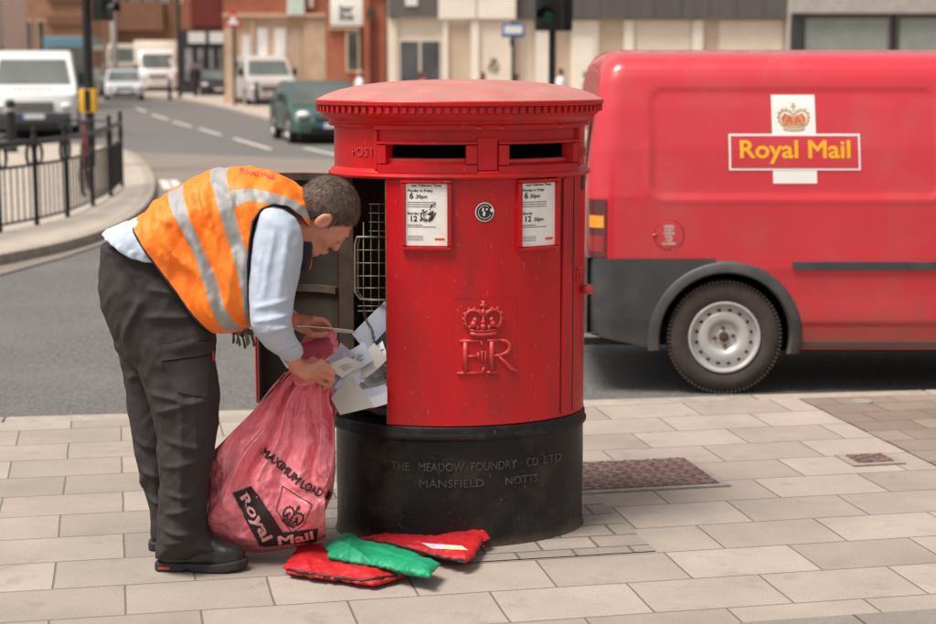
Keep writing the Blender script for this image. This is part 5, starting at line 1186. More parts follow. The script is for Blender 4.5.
def body_sdf(P):
    d = head_sdf(P); d = smin(d, cap_(P, NECK0, NECK1, .056, .062), .03)
    ch = w_(262, 222, YM); pv = w_(152, 278, YM)
    t = smin(ell(P, ch, (.15, .15, .10)), cap_(P, ch, w_(160, 285, YM), .12, .10), .06); d = smin(d, t, .04)
    for a, b_, c, y in ((shN, elN, wrN, 0), (shF, elF, wrF, 1)): d = smin(d, chain(P, [(a, .05), (b_, .036), (c, .025)], .02), .02)
    for a, b_, c in ((hipN, knN, anN), (hipF, knF, anF)): d = smin(d, chain(P, [(a, .06), (b_, .04), (c, .032)], .02), .03)
    for an in (anN, anF): d = smin(d, cap_(P, an, an + np.array((.13, 0, -.055)), .032, .024), .02)
    d = smin(d, nearhand(P), .008); return smin(d, farhand(P), .008)
skin = pm('skin', (.56, .235, .165), rough=.5, var=.14, scale=28, bump=.25, bscale=260, bdist=.001, sub=.12, dirt=(.55, .16, .11), dscale=14, damt=.55)
me = field_mesh(body_sdf, (-1.25, 5.2, -.02), (-.30, 5.86, 1.37), .0042, relax=1); link('body', me, skin, MAN, smooth=1)
def hair_sdf(P):
    q = headl(P); d = ell(q, (0, -.018, .035), (.0795, .101, .092)); d = smin(d, ell(q, (0, -.045, -.02), (.068, .062, .06)), .03)
    zb = np.interp(q[:, 1], [-.12, -.06, -.03, -.012, .008, .024, .03, .05, .085], [-.085, -.075, -.045, .03, .036, -.012, .022, .045, .075])
    d = smax(d, (zb - q[:, 2]) * .7, .008); return (d + .0012 * rnd3(P, 60) + .0006 * rnd3(P, 210, 3)) * HS
hairm = pm('grey_brown_hair', (.115, .076, .054), rough=.65, var=.6, scale=70, bump=.6, dirt=(.2, .17, .15), dscale=30, damt=.6, bscale=300, bdist=.003, stretch=(1, 1, .5))
me = field_mesh(hair_sdf, HC - .16, HC + .16, .0038)
# short cropped strands over the cap of hair
hb = MB(); hb.v = [tuple(v.co) for v in me.vertices]; hb.f = [tuple(p.vertices) for p in me.polygons]; hb.mi = [0] * len(hb.f)
rr = random.Random(2); crown = HC + HR @ np.array((0, -.04, .13))
nm = [np.array(v.normal) for v in me.vertices]
for i in rr.sample(range(len(me.vertices)), min(9000, len(me.vertices))):
    p = np.array(hb.v[i]); n_ = nm[i]; q = (p - HC) @ HR
    if q[2] < -.02 and q[1] > 0: continue
    fl = p - crown; fl = fl - n_ * fl.dot(n_); fl /= (np.linalg.norm(fl) + 1e-6); fl += np.array([rr.uniform(-.22, .22) for _ in range(3)])
    d = fl * .9 + n_ * rr.uniform(.12, .45); d /= np.linalg.norm(d); L_ = rr.uniform(.012, .026); s_ = np.cross(d, n_); s_ = s_ / (np.linalg.norm(s_) + 1e-6) * .0008
    p = p - n_ * .001; m = p + d * L_ * .6; e = p + (d * L_ - n_ * L_ * .18); b0 = len(hb.v); hb.v += [tuple(p - s_), tuple(p + s_), tuple(m + s_ * .8), tuple(m - s_ * .8), tuple(e)]; hb.f += [(b0, b0 + 1, b0 + 2, b0 + 3), (b0 + 3, b0 + 2, b0 + 4)]; hb.mi += [0, 0]
bpy.data.meshes.remove(me); me = bpy.data.meshes.new('hair'); me.from_pydata(hb.v, [], hb.f); link('hair', me, hairm, MAN, smooth=1)
eyew = pm('eye_white', (.7, .66, .62), rough=.2, bump=0, var=.02); lash = pm('brow_hair', (.10, .07, .05), rough=.7)
for s in (-1, 1):
    mb = MB(); mb.tube([HC + HR @ np.array((s * x, y, z)) for x, y, z in ((.019, .090, -.007), (.031, .0945, -.0095), (.044, .0885, -.007))], [.0012, .0018, .0012], 6); mb.build('eyelashes', lash, MAN, smooth=1)
    mb = MB(); mb.tube([HC + HR @ np.array((s * x, y, z)) for x, y, z in ((.016, .0965, .021), (.03, .0975, .0265), (.046, .088, .022))], [.003, .0042, .002], 8); mb.build('eyebrow', lash, MAN, smooth=1)
# ---- trousers
cutP = pxpoly([(90, 245), (107, 247), (122, 251), (147, 256), (168, 258), (235, 318), (240, 650), (80, 650)], 5.40)
pelP = pxpoly([(104, 238), (122, 225), (150, 222), (180, 240), (205, 275), (212, 305), (214, 331), (215, 345), (200, 375), (165, 380), (125, 360), (112, 330), (103, 305), (100, 285), (102, 264)], YM)
nlP = pxpoly([(112, 262), (150, 262), (190, 285), (208, 318), (213.5, 331), (215, 362), (219, 395), (218, 425), (213.5, 449), (208, 485), (205, 518), (207, 532), (217, 546), (218, 551), (185, 560), (155.5, 559), (155, 545), (158, 515), (159, 475), (156, 434), (150, 403), (130, 350), (108, 305)], YN)
flP = pxpoly([(103, 285), (150, 280), (185, 340), (185, 400), (180, 450), (178, 505), (182, 536), (155, 540), (153, 529), (149, 506), (141, 480), (134, 449), (128, 403), (121, 362), (107, 316)], YFAR)
def tz(px, py, Y): return W(px, py, Y)
TF = []
def tf(a, b_, Y, w, amp): TF.append((tz(*a, Y), tz(*b_, Y), w, amp))
YS_ = 5.30
for a, b_, w, amp in (((206, 300), (150, 290), .012, .008), ((205, 318), (145, 318), .014, .007), ((208, 340), (170, 350), .010, .006), ((140, 300), (118, 345), .016, .007), ((150, 262), (195, 300), .009, -.006),
    ((150, 395), (215, 408), .012, .006), ((152, 415), (212, 398), .010, .006), ((157, 440), (206, 452), .012, .005), ((160, 470), (203, 462), .011, .005), ((160, 495), (205, 503), .010, .005), ((158, 517), (205, 508), .010, .006), ((157, 532), (206, 540), .010, .007), ((160, 547), (212, 538), .009, .006), ((190, 300), (200, 540), .006, .0022), ((181, 360), (180, 545), .012, .003), ((118, 270), (140, 300), .015, -.005), ((125, 262), (165, 275), .008, -.004)): tf(a, b_, YS_, w, amp)
for a, b_, w, amp in (((130, 440), (150, 450), .012, .006), ((136, 470), (160, 480), .012, .006), ((145, 500), (165, 508), .010, .006), ((122, 380), (150, 372), .014, .006)): tf(a, b_, 5.55, w, amp)
def trou(P):
    q = XZ(P); d = inflate(q, P[:, 1] - YM, pelP, .15, .198, 2.2)
    yn = np.interp(P[:, 2], [0, .6, .95], [YN + .02, YN + .01, YN + .03]); d = smin(d, inflate(q, P[:, 1] - yn, nlP, .085, .105), .02)
    d = smin(d, inflate(q, P[:, 1] - YFAR, flP, .08, .1), .02)
    P2 = P.copy()
    for a, b_, w, amp in TF: d = d + fold(P2 * (1, .25, 1), a * (1, .25, 1), b_ * (1, .25, 1), w * .85, amp * 1.7)
    d = d + .005 * crump(P * (1, .6, 1), .15, 1) + .003 * crump(P * (1, 1, .8), .09, 1) + .001 * crump(P, .045, 3)
    # waist and hems are cut clean
    d = smax(d, poly2(q, cutP), .006)
    return smax(d, .022 - P[:, 2], .004)
trm = pm('charcoal_trousers', (.046, .040, .040), rough=.9, var=.12, scale=18, bump=.35, bscale=420, bdist=.0012, spec=.15)
me = field_mesh(trou, (-1.26, 5.24, 0), (-.70, 5.80, 1.22), .0055, relax=1); tro = link('trousers', me, trm, MAN, smooth=1)
bvh = BVHTree.FromPolygons([v.co + MAN.location for v in me.vertices], [tuple(p.vertices) for p in me.polygons])
def onto(bv, px_, py_, off, fallback=5.4):      # first surface the line of sight through this photo point meets, lifted off it
    o = Vector((0, 0, CAMH)); d = Vector(ray(px_, py_)).normalized(); h = bv.ray_cast(o, d)
    if h[0] is None: return Vector(W(px_, py_, fallback))
    n_ = h[1] if h[1].dot(d) < 0 else -h[1]; return h[0] + n_ * off
def pocket(pts, name, off, th=None, bv=bvh, mat=trm, par=tro, n=8):
    mb = MB(); (a, b_, c, d) = [np.array(p, float) for p in pts]
    def g(i, j, o_): u = i / (n - 1); v = j / (n - 1); p = (a * (1 - u) + b_ * u) * (1 - v) + (d * (1 - u) + c * u) * v; return onto(bv, p[0], p[1], o_)
    mb.grid(lambda i, j: g(i, j, off), n, n)
    for e in range(n - 1):
        for (s0, s1) in (((e, 0), (e + 1, 0)), ((e, n - 1), (e + 1, n - 1)), ((0, e), (0, e + 1)), ((n - 1, e), (n - 1, e + 1))): mb.add([g(*s0, off), g(*s1, off), g(*s1, -.002), g(*s0, -.002)], [(0, 1, 2, 3)])
    return mb.build(name, mat, par, smooth=50, weld=True)
pocket([(160, 345), (211, 341), (212, 354), (161, 361)], 'pocket_flap', .008); pocket([(163, 362), (209, 356), (206, 398), (178, 392)], 'cargo_pocket', .0045)
mb = MB(); mb.tube([onto(bvh, x, y, .0045) for x, y in ((211.5, 350), (211.8, 361))], .004, 5); mb.build('pocket_tag', pm('tag_red', (.5, .03, .02)), tro)
# ---- shirt: one garment - body under the vest, tail hanging out, both sleeves, collar
slP = pxpoly([(260, 210), (266, 206), (274, 205), (284, 209), (294, 218), (300, 229), (303, 243), (302.5, 258), (299, 278), (295, 298), (293, 318), (295, 336), (301, 350), (301.5, 358), (296, 364), (287, 369), (278, 362), (264, 349), (254, 332), (250.5, 310), (249.5, 285), (250.5, 255), (254, 228)], 5.33)
tailBig = pxpoly([(98, 234), (104, 226), (133, 212), (190, 225), (215, 300), (180, 330), (120, 310), (100, 262)], YM)
tailP = pxpoly([(103, 234), (106, 229.5), (120, 226), (134, 218), (150, 225), (200, 300), (175, 268), (168, 262), (160, 260.5), (147, 259), (132, 254), (118, 243.5), (108, 237)], 5.40)
SF = [(W(*a, 5.24), W(*b_, 5.24), w * .85, amp * 1.5) for a, b_, w, amp in (((254, 308), (292, 300), .010, .007), ((253, 322), (294, 315), .010, .008), ((256, 335), (294, 326), .009, .008), ((264, 346), (297, 336), .008, .006), ((275, 352), (299, 346), .007, .005), ((275, 225), (262, 300), .012, .004), ((290, 225), (278, 300), .014, .004), ((262, 240), (256, 290), .008, .003), ((298, 230), (290, 280), .008, .003))]
def shirt(P):
    q = XZ(P); yc = np.interp(P[:, 2], [W(290, 362, 5.43)[2], W(270, 325, 5.3)[2], W(275, 225, 5.36)[2]], [5.43, 5.295, 5.345])
    d = inflate(q, P[:, 1] - yc, slP, .065, np.interp(P[:, 2], [.6, .75, 1.15], [.045, .062, .085]))
    for a, b_, w, amp in SF: d = d + fold(P * (1, .3, 1), a * (1, .3, 1), b_ * (1, .3, 1), w, amp)
    d = smin(d, chain(P, [(shF, .075), (elF, .055), (w_(287, 320, 5.68), .042)], .03), .02)
    d = smin(d, cap_(P, w_(262, 225, YM), w_(150, 272, YM), .11, .11), .03)
    d = smin(d, cap_(P, w_(284, 214, YM), w_(298, 214, YM), .068, .07), .02)      # collar stand
    t = inflate(q, P[:, 1] - YM, tailBig, .10, .212, 2.3) + .003 * crump(P, .07, 5); t = smax(t, poly2(q, tailP), .004)
    d = np.minimum(d, t); d = d + .0028 * crump(P * (1, 1, .6), .09, 3) + .001 * crump(P, .04, 2)
    # cuff end, cut across the wrist
    c = W(294, 366.5, 5.44); n_ = (wrN - elN) / np.linalg.norm(wrN - elN); cut = (P - c) @ n_; near = nrm(P - c) < .12
    return np.where(near, smax(d, cut, .003), d)
shm = pm('pale_blue_shirt', (.44, .51, .62), rough=.8, var=.05, scale=9, bump=.2, bscale=300, bdist=.001)
me = field_mesh(shirt, (-1.22, 5.18, .55), (-.44, 5.90, 1.33), .0052, relax=2); shirt_o = link('shirt', me, shm, MAN, smooth=1)
bvs = BVHTree.FromPolygons([v.co + MAN.location for v in me.vertices], [tuple(p.vertices) for p in me.polygons])
pocket([(277, 353.5), (298.5, 345), (301, 357), (287, 368.5)], 'cuff', .0035, bv=bvs, mat=shm, par=shirt_o)
# ---- hi-vis vest
vP = pxpoly([(120, 232), (135, 219), (152, 204), (165, 194), (183, 183), (205, 172.5), (222, 168.5), (243, 167), (262, 169), (282, 175.5), (300, 187), (311, 199), (316, 216), (314, 245), (309, 268), (299, 272), (280, 290), (264, 312), (255, 326), (240, 329), (228, 331), (208, 334), (196, 340), (165, 300), (140, 265)], YM)
YVN = 5.30
def Q(px_, py_, Y=5.36): return W(px_, py_, Y)
def pl(pts): return [tuple(Q(*p)[[0, 2]]) for p in pts]
bandA = pl([(165, 194), (180, 186), (193, 214), (209, 252), (220, 276), (228, 304), (242, 331), (226, 333), (217, 309), (208, 281), (198, 254), (184, 226)])
bandB = pl([(202, 168), (219, 165), (229, 186), (237, 206), (242, 227), (249, 247), (254, 262), (258, 330), (247, 332), (245, 290), (238, 260), (230, 236), (222.5, 210), (215, 189)])
bandC = pl([(232, 190), (250, 188), (270, 191), (290, 198), (309, 212), (313, 222), (303, 218), (290, 210), (270, 202), (250, 199), (236, 206)])
armP = pl([(252, 300), (252, 262), (254, 238), (257, 220), (264, 209), (275, 204.5), (288, 207), (300, 218), (308, 234), (310, 252), (304, 272), (290, 310)])
VF = [(W(*a, 5.30), W(*b_, 5.30), w, amp) for a, b_, w, amp in (((185, 190), (210, 300), .014, .009), ((205, 200), (232, 300), .012, .009), ((172, 205), (200, 290), .010, -.007), ((195, 195), (215, 240), .010, -.006), ((245, 240), (244, 325), .010, .008), ((236, 250), (225, 330), .012, .008), ((215, 285), (212, 332), .009, .008), ((150, 215), (175, 225), .012, .005), ((160, 240), (190, 270), .012, .007), ((175, 215), (205, 262), .008, .006), ((228, 180), (248, 240), .012, -.006), ((262, 180), (300, 200), .012, .004), ((220, 176), (250, 184), .010, .004))]
ha = W(134, 222, 5.45); hb_ = W(209, 334, 5.36); hn = np.array((-(hb_[2] - ha[2]), 0, hb_[0] - ha[0])); hn /= np.linalg.norm(hn)
if hn[0] > 0: hn = -hn
_a = radians(-68); VROT = np.array(((cos(_a + pi / 2), 0, sin(_a + pi / 2)), (0, 1, 0), (-sin(_a + pi / 2), 0, cos(_a + pi / 2)))).T
def vest(P):
    q = XZ(P); T = np.interp(P[:, 0], [W(130, 240, YM)[0], W(210, 240, YM)[0], W(275, 240, YM)[0]], [.232, .232, .230]); d = inflate(q, P[:, 1] - YM, vP, .14, T, 2.3)
    s = 0
    for a, b_, w, amp in VF: s = s + crease(P * (1, .22, 1), a * (1, .22, 1), b_ * (1, .22, 1), w, amp)
    d = d + s * 1.5 + .010 * crump(P @ VROT * (1, .4, .35), .10, 2, 3) + .003 * crump(P * (1, .5, .6), .08, 2) + .0012 * crump(P, .04, 4); d = smax(d, (P - ha) @ hn, .004)
    near = P[:, 1] < YM; ah = poly2(q, armP)
    d = np.where(P[:, 1] < YM - .05, smax(d, -(ah - .002), .006), d)          # arm hole
    neck = ell(P, w_(326, 214, YM), (.075, .10, .085)); return smax(d, -neck, .008)
vm_ = pm('orange_hi_vis', (1.0, .205, .010), rough=.6, var=.05, scale=6, bump=.35, bscale=260, bdist=.0012)
navy = (.012, .014, .03)
def edge_attr(V):
    e1 = .0075 - np.abs((V - ha) @ hn + .002); ah = poly2(XZ(V), armP); e2 = np.where(V[:, 1] < YM - .02, .007 - ah, -.1); e3 = .009 - np.abs(ell(V, w_(326, 214, YM), (.075, .10, .085))); return np.maximum(np.maximum(e1, e2), e3)
me = field_mesh(vest, (-1.22, 5.22, .60), (-.43, 5.82, 1.35), .0050, relax=2, attrs={'strip': lambda V: -np.minimum(np.minimum(poly2(XZ(V), bandA), poly2(XZ(V), bandB)), poly2(XZ(V), bandC)), 'edge': edge_attr})
silver = (.33, .33, .33)
over(vm_, 'strip', silver); over(vm_, 'edge', navy)
crinkle(vm_, 9, .003); vest_o = link('high_visibility_vest', me, vm_, MAN, smooth=1)
bvv = BVHTree.FromPolygons([v.co + MAN.location for v in me.vertices], [tuple(p.vertices) for p in me.polygons])
# red lettering across the shoulders
for txt, x0, y0, x1, y1, sz in (('Royal Mail', 240, 170.5, 274, 177.5, 7),):
    me = subdiv(text_mesh(txt, 1, .02), .12, 3); xs = [v.co.x for v in me.vertices]; a = min(xs); L_ = max(xs) - a
    def fm(v):
        t = (v.x - a) / L_; return onto(bvv, x0 + (x1 - x0) * t - v.y * 1.2, y0 + (y1 - y0) * t - v.y * sz, .0016)
    remap(me, fm); link('vest_lettering', me, pm('vest_print', (.6, .06, .06)), vest_o)
# ---- shoes
leather = pm('black_leather', (.016, .015, .0155), rough=.42, var=.2, scale=12, bump=.3, bscale=90, coat=.1, dirt=(.05, .042, .038), dscale=9, damt=.5)
sole = pm('rubber_sole', (.022, .02, .02), rough=.7, var=.2, dirt=(.07, .055, .045), dscale=12)
def shoe(x0, y0, yaw, name='shoe'):
    cy_, sy_ = cos(yaw), sin(yaw)
    def loc(P): d = P - np.array((x0, y0, 0)); return np.stack([d[:, 0] * cy_ + d[:, 1] * sy_, -d[:, 0] * sy_ + d[:, 1] * cy_, d[:, 2]], 1)
    outl = [(0, -.022), (.01, -.034), (.06, -.036), (.12, -.036), (.19, -.046), (.235, -.046), (.272, -.034), (.296, -.008), (.296, .012), (.28, .032), (.24, .046), (.19, .046), (.12, .034), (.06, .034), (.01, .032), (0, .02)]
    def up(P):
        q = loc(P); d = cap_(q, (.045, 0, .062), (.06, 0, .13), .040, .042); d = smin(d, cap_(q, (.05, 0, .06), (.215, 0, .052), .044, .040), .03); d = smin(d, ell(q, (.232, 0, .050), (.062, .046, .040)), .02)
        d = smin(d, cap_(q, (.08, 0, .11), (.185, 0, .085), .034, .026), .03)
        d = d + fold(q, (.19, -.05, .055), (.19, .05, .075), .006, -.003) + fold(q, (.172, -.05, .06), (.172, .05, .085), .006, -.003)
        return smax(smax(d, .022 - q[:, 2], .004), poly2(q[:, :2], outl) + .002, .008)
    def so_(P):
        q = loc(P); toe = np.interp(q[:, 0], [.2, .30], [0, .012]); heel = np.where(q[:, 0] < .085, 0, .004); d = smax(poly2(q[:, :2], outl) - .004, np.abs(q[:, 2] - (.016 + toe)) - .0155, .006)
        d = smax(d, -(cap_(q, (.105, -.1, -.006), (.105, .1, -.006), .016, .016)), .003); return d
    me = field_mesh(up, (x0 - .02, y0 - .18, 0), (x0 + .36, y0 + .18, .2), .004); s_ = link(name, me, leather, MAN, smooth=1)
    me = field_mesh(so_, (x0 - .02, y0 - .18, -.01), (x0 + .36, y0 + .18, .06), .004); sb_ = link('sole', me, sole, s_, smooth=1)
    mb = MB()
    def LW_(x, y, z): return (x0 + x * cy_ - y * sy_, y0 + x * sy_ + y * cy_, z)
    for k in range(5):
        x = .105 + k * .017; z = .139 - k * .0135; mb.tube([LW_(x, -.022, z - .008), LW_(x + .004, 0, z - .001), LW_(x + .01, .022, z - .008)], .0025, 6)
    mb.tube([LW_(.10, 0, .14), LW_(.09, -.03, .135), LW_(.105, -.045, .11)], .0022, 6); mb.build('laces', sole, s_, smooth=1)
    return LW_
lw = shoe(W(157, 560, 5.42)[0], 5.425, radians(-3))
a = G(160, 571); mb = MB(); mb.v = [lw(*p) for p in ((.012, -.0405, .011), (.05, -.0405, .011), (.05, -.0405, .019), (.012, -.0405, .019))]; mb.f = [(0, 1, 2, 3)]; mb.mi = [0]; mb.build('sole_tag', pm('tag_orange', (.5, .06, .02)), MAN)
shoe(W(150, 548, 5.66)[0], 5.66, radians(6))
# belt ring of keys (hangs from him, a thing of its own)
kb = thing('key_bunch', W(243, 340, 5.50), 'bunch of dark keys dangling below the hem of the orange vest', 'keys')
keym = pm('key_metal', (.16, .13, .09), rough=.4, metal=.8, var=.3, scale=60); rk = random.Random(4)
mb = MB(); c = W(243, 328, 5.5); mb.tube([c + np.array((.018 * cos(t_), 0, .018 * sin(t_))) for t_ in np.linspace(0, 2 * pi, 17)[:-1]], .0018, 6, closed=True); mb.build('key_ring', keym, kb, smooth=1)
for k in range(8):
    a = W(234 + k * 2.6, 328 + rk.uniform(0, 4), 5.49 + rk.uniform(0, .03)); ang_ = rk.uniform(-.3, .3); L_ = rk.uniform(.045, .06); d = np.array((sin(ang_), rk.uniform(-.2, .2), -cos(ang_))); s_ = np.array((cos(ang_), 0, sin(ang_)))
    mb = MB(); mb.slab([a - s_ * .0075, a + d * .012 - s_ * .009, a + d * .02 - s_ * .003, a + d * L_ - s_ * .003, a + d * L_ + s_ * .003, a + d * (L_ - .008) + s_ * .006, a + d * .02 + s_ * .003, a + d * .012 + s_ * .009, a + s_ * .0075], (0, .0022, 0)); mb.build('key', keym if k % 3 else dkgrey, kb)
# letter in the far hand
letter([(297, 325.5), (352, 330), (357, 333), (300, 330)], [5.60, 5.66, 5.72, 5.68], 2, 'white envelope pinched in the far hand of the man, held almost edge-on', .002)

# ================================================================== PINK MAIL SACK
sackm = pm('pink_plastic_weave', (.86, .235, .29), rough=.3, var=.10, scale=7, bump=.5, bscale=420, bdist=.0012, dirt=(.90, .46, .49), dscale=8, damt=.5, sub=.25)  # the pale dirt tone puts the plastic's sheen into its colour
YB_ = 5.57
sP = pxpoly([(284, 372), (294, 367), (305, 374), (324, 384), (337, 394), (341, 405), (334, 416), (334, 440), (335, 468), (332, 492), (325, 510), (312, 524), (321, 530), (326, 537), (315, 543), (290, 548), (262, 552), (240, 552), (220, 549), (206, 543), (200, 530), (203, 505), (204, 485), (205, 468), (209, 455), (220, 447), (235, 433), (248, 418), (260, 402), (272, 386)], YB_)
grip = W(308, 380, 5.5)
topL = [(284, 373), (296, 367), (308, 372), (322, 381), (336, 393)]
rim_ = [(284, 373), (272, 386), (260, 402), (248, 418), (235, 433), (220, 447), (209, 455), (205, 468), (204, 485), (203, 505), (200, 530), (206, 543), (220, 549), (240, 552), (262, 553), (290, 549), (315, 543), (327, 537), (321, 530), (314, 522), (326, 510), (333, 492), (336, 468), (335, 440), (335, 416), (341, 405), (336, 393)]
def along(P, u):
    P = np.array(P, float); L_ = np.concatenate(([0], np.cumsum(np.linalg.norm(np.diff(P, axis=0), axis=1)))); x = u * L_[-1]; return np.array((np.interp(x, L_, P[:, 0]), np.interp(x, L_, P[:, 1])))
NS_, NT_ = 190, 90; rs = np.random.RandomState(3); kn_ = np.sort(np.concatenate(([0, 1], (np.arange(1, 15) + rs.uniform(-.35, .35, 14)) / 15))); kv = np.array([(1 if k % 2 else -1) * rs.uniform(.6, 1.2) for k in range(16)])
kn2 = np.sort(rs.rand(34)); kv2 = rs.uniform(-1, 1, 34)
GP = np.array([[along(topL, i / (NS_ - 1)) * (1 - (j / (NT_ - 1))) + along(rim_, i / (NS_ - 1)) * (j / (NT_ - 1)) for i in range(NS_)] for j in range(NT_)])
def sack_front():
    V = []
    for j in range(NT_):
        t = j / (NT_ - 1)
        for i in range(NS_):
            s_ = i / (NS_ - 1); u = s_ + .035 * sin(5 * t + 1) + .02 * sin(13 * t)
            body = float(np.interp(t, [0, .12, .35, .6, .8, .93, .98, 1], [.035, .045, .085, .13, .15, .11, .05, 0])) * min(1, sin(pi * s_) ** .7 * 1.05)
            amp = float(np.interp(t, [0, .08, .3, .6, .9, 1], [.012, .018, .026, .028, .018, 0])) * min(1, sin(pi * s_) * 2.2)
            d = body + amp * float(np.interp(u, kn_, kv)) + amp * .35 * float(np.interp(u + .05 * t, kn2, kv2))
            V.append(W(*GP[j, i], YB_ - max(d, .002)))
    V = np.array(V); e = np.minimum(1, 6 * np.tile(np.sin(np.pi * np.linspace(0, 1, NS_)), NT_)) * np.repeat(np.minimum(1, 8 * (1 - np.linspace(0, 1, NT_))), NS_)
    V[:, 1] += e * (.010 * crump(V, .17, 1, 4) + .0045 * crump(V, .08, 3, 4)); return V
VFr = sack_front(); VBk = np.array([W(*GP[j, i], YB_ + .10 * sin(pi * i / (NS_ - 1)) * sin(pi * min(1, .15 + .85 * j / (NT_ - 1))) + .001) for j in range(NT_) for i in range(NS_)])
mb = MB(); mb.grid(lambda i, j: VFr[j * NS_ + i] if VFr[j * NS_ + i][2] > .004 else (*VFr[j * NS_ + i][:2], .004), NS_, NT_); mb.grid(lambda i, j: VBk[j * NS_ + i] if VBk[j * NS_ + i][2] > .004 else (*VBk[j * NS_ + i][:2], .004), NS_, NT_)
me = mb.mesh('sack')
crinkle(sackm, 16, .013); SK = thing('mail_sack', (W(270, 550, YB_)[0], 5.5, 0), 'crumpled pink plastic mail sack held open by the man, printed MAXIMUM LOAD', 'mail sack')
link('sack_body', me, sackm, SK, smooth=1)
bvk = BVHTree.FromPolygons([v.co + SK.location for v in me.vertices], [tuple(p.vertices) for p in me.polygons])
# the open mouth, a crumpled collar rising behind the hand
sin_ = pm('sack_inside_shade', (.42, .07, .11), rough=.5, var=.2, scale=12, bump=.4)  # darker copy of the sack's pink puts the hollow's shade into the colour
mb = MB(); nR = 40; rings = [((306, 380), 13, 5, 5.52), ((306, 370), 15, 6, 5.54), ((310, 360), 17, 9, 5.57), ((315, 351), 20, 13, 5.60), ((317, 347), 21, 15, 5.62)]
def mouth(i, j, o_=0):
    (cx0, cy0), rx, ry, Y = rings[j]; a = 2 * pi * i / nR; cr = 1 + .07 * sin(5 * a + j) + .05 * sin(9 * a + 2 * j); c = W(cx0, cy0, Y)
    x = (rx / 305.) * cos(a) * cr; y = (rx / 305.) * .75 * sin(a) * cr; z = (ry / 305.) * sin(a + .35) * cr * .9
    k = 1 - o_; return c + np.array((x * k, y * k, z * k))
mb.grid(lambda i, j: mouth(i, j), nR, len(rings), wrap=True); mo = mb.build('sack_mouth', sackm, SK, smooth=1)
mb = MB(); mb.grid(lambda i, j: mouth(i, j, .06), nR, len(rings), wrap=True); mb.build('mouth_shade', sin_, mo, smooth=1)
mb = MB(); mb.tube([mouth(i, len(rings) - 1) for i in range(nR)], .0035, 6, closed=True); mb.build('mouth_hem', sackm, mo, smooth=1)
# printing on the sack
def on_sack(px_, py_, off): return onto(bvk, px_, py_, off, 5.36)
blk = pm('sack_print', (.022, .014, .016), rough=.6, var=.3, scale=40); 
def path_text(txt, pts, size, mat, name, bold=.02, off=.0034, shear=0, par=SK, sx=1.0):
    me = subdiv(text_mesh(txt, 1, bold, shear=shear), .16, 3); xs = [v.co.x for v in me.vertices]; a = min(xs); Lx = max(xs) - a
    P = [np.array(p, float) for p in pts]; seg = [np.linalg.norm(q - p) for p, q in zip(P[:-1], P[1:])]; tot = sum(seg); cum = np.concatenate(([0], np.cumsum(seg)))
    def fm(v):
        s = (v.x - a) / Lx * tot; k = min(len(seg) - 1, int(np.searchsorted(cum, s, 'right') - 1)); k = max(k, 0); d = (P[k + 1] - P[k]) / seg[k]; p = P[k] + d * (s - cum[k]); n_ = np.array((d[1], -d[0])); return on_sack(*(p + n_ * v.y * size), off)
    remap(me, fm); return link(name, me, mat, par)
path_text('MAXIMUM', [(263, 451), (280, 465), (299, 482)], 11.5, blk, 'sack_lettering', .03)
path_text('LOAD 11', [(301, 484), (314, 491), (332, 497)], 11.5, blk, 'sack_lettering', .03)
def sack_poly(pts, mat, name, off, n=7):
    (a, b_, c, d) = [np.array(p, float) for p in pts]; mb = MB()
    mb.grid(lambda i, j: (lambda u, v: on_sack(*((a * (1 - u) + b_ * u) * (1 - v) + (d * (1 - u) + c * u) * v), off))(i / (3 * n - 1), j / (n - 1)), 3 * n, n); return mb.build(name, mat, SK, smooth=1)
sack_poly([(252, 486), (286, 537), (260, 546), (232, 493)], blk, 'printed_band', .0034); sack_poly([(278, 533), (318, 528), (316, 541), (262, 546.5)], blk, 'printed_band', .0036)
pinkp = pm('pale_pink_print', (.75, .36, .37), rough=.6)
path_text('Royal', [(243, 495), (256, 515), (267, 539)], 15, pinkp, 'band_lettering', .03, .0058)
path_text('Mail', [(278, 540), (296, 538), (313, 534)], 11, pinkp, 'band_lettering', .03, .0058)
mb = MB()
def sline(pts, w):
    for a, b_ in zip(pts[:-1], pts[1:]):
        a = np.array(a, float); b_ = np.array(b_, float); d = b_ - a; n_ = np.array((-d[1], d[0])) / np.linalg.norm(d) * w / 2; m = max(2, int(np.linalg.norm(d) / 3))
        for k in range(m): p = a + d * k / m; q = a + d * (k + 1) / m; mb.add([on_sack(*(p - n_), .0022), on_sack(*(q - n_), .0022), on_sack(*(q + n_), .0022), on_sack(*(p + n_), .0022)], [(0, 1, 2, 3)])
sline([(283, 486), (312, 505), (304, 525), (292, 533), (276, 510), (283, 486)], .8); mb.build('crest_outline', blk, SK)
mb = MB(); L_, D_ = crown_parts(); ca, sa_ = cos(radians(33)), sin(radians(33))
def cpx(x, y): X = x * 21; Y = -y * 22; return (288 + X * ca - Y * sa_, 524 + X * sa_ + Y * ca)
for pts, r in L_: sline([cpx(*p) for p in pts], r * 21 * 2.2)
for x, y, r in D_: p = cpx(x, y); mb.add([on_sack(p[0] + r * 21 * cos(t_), p[1] + r * 21 * sin(t_), .0024) for t_ in np.linspace(0, 2 * pi, 7)[:-1]], [tuple(range(6))])
mb.build('crown_emblem', blk, SK)

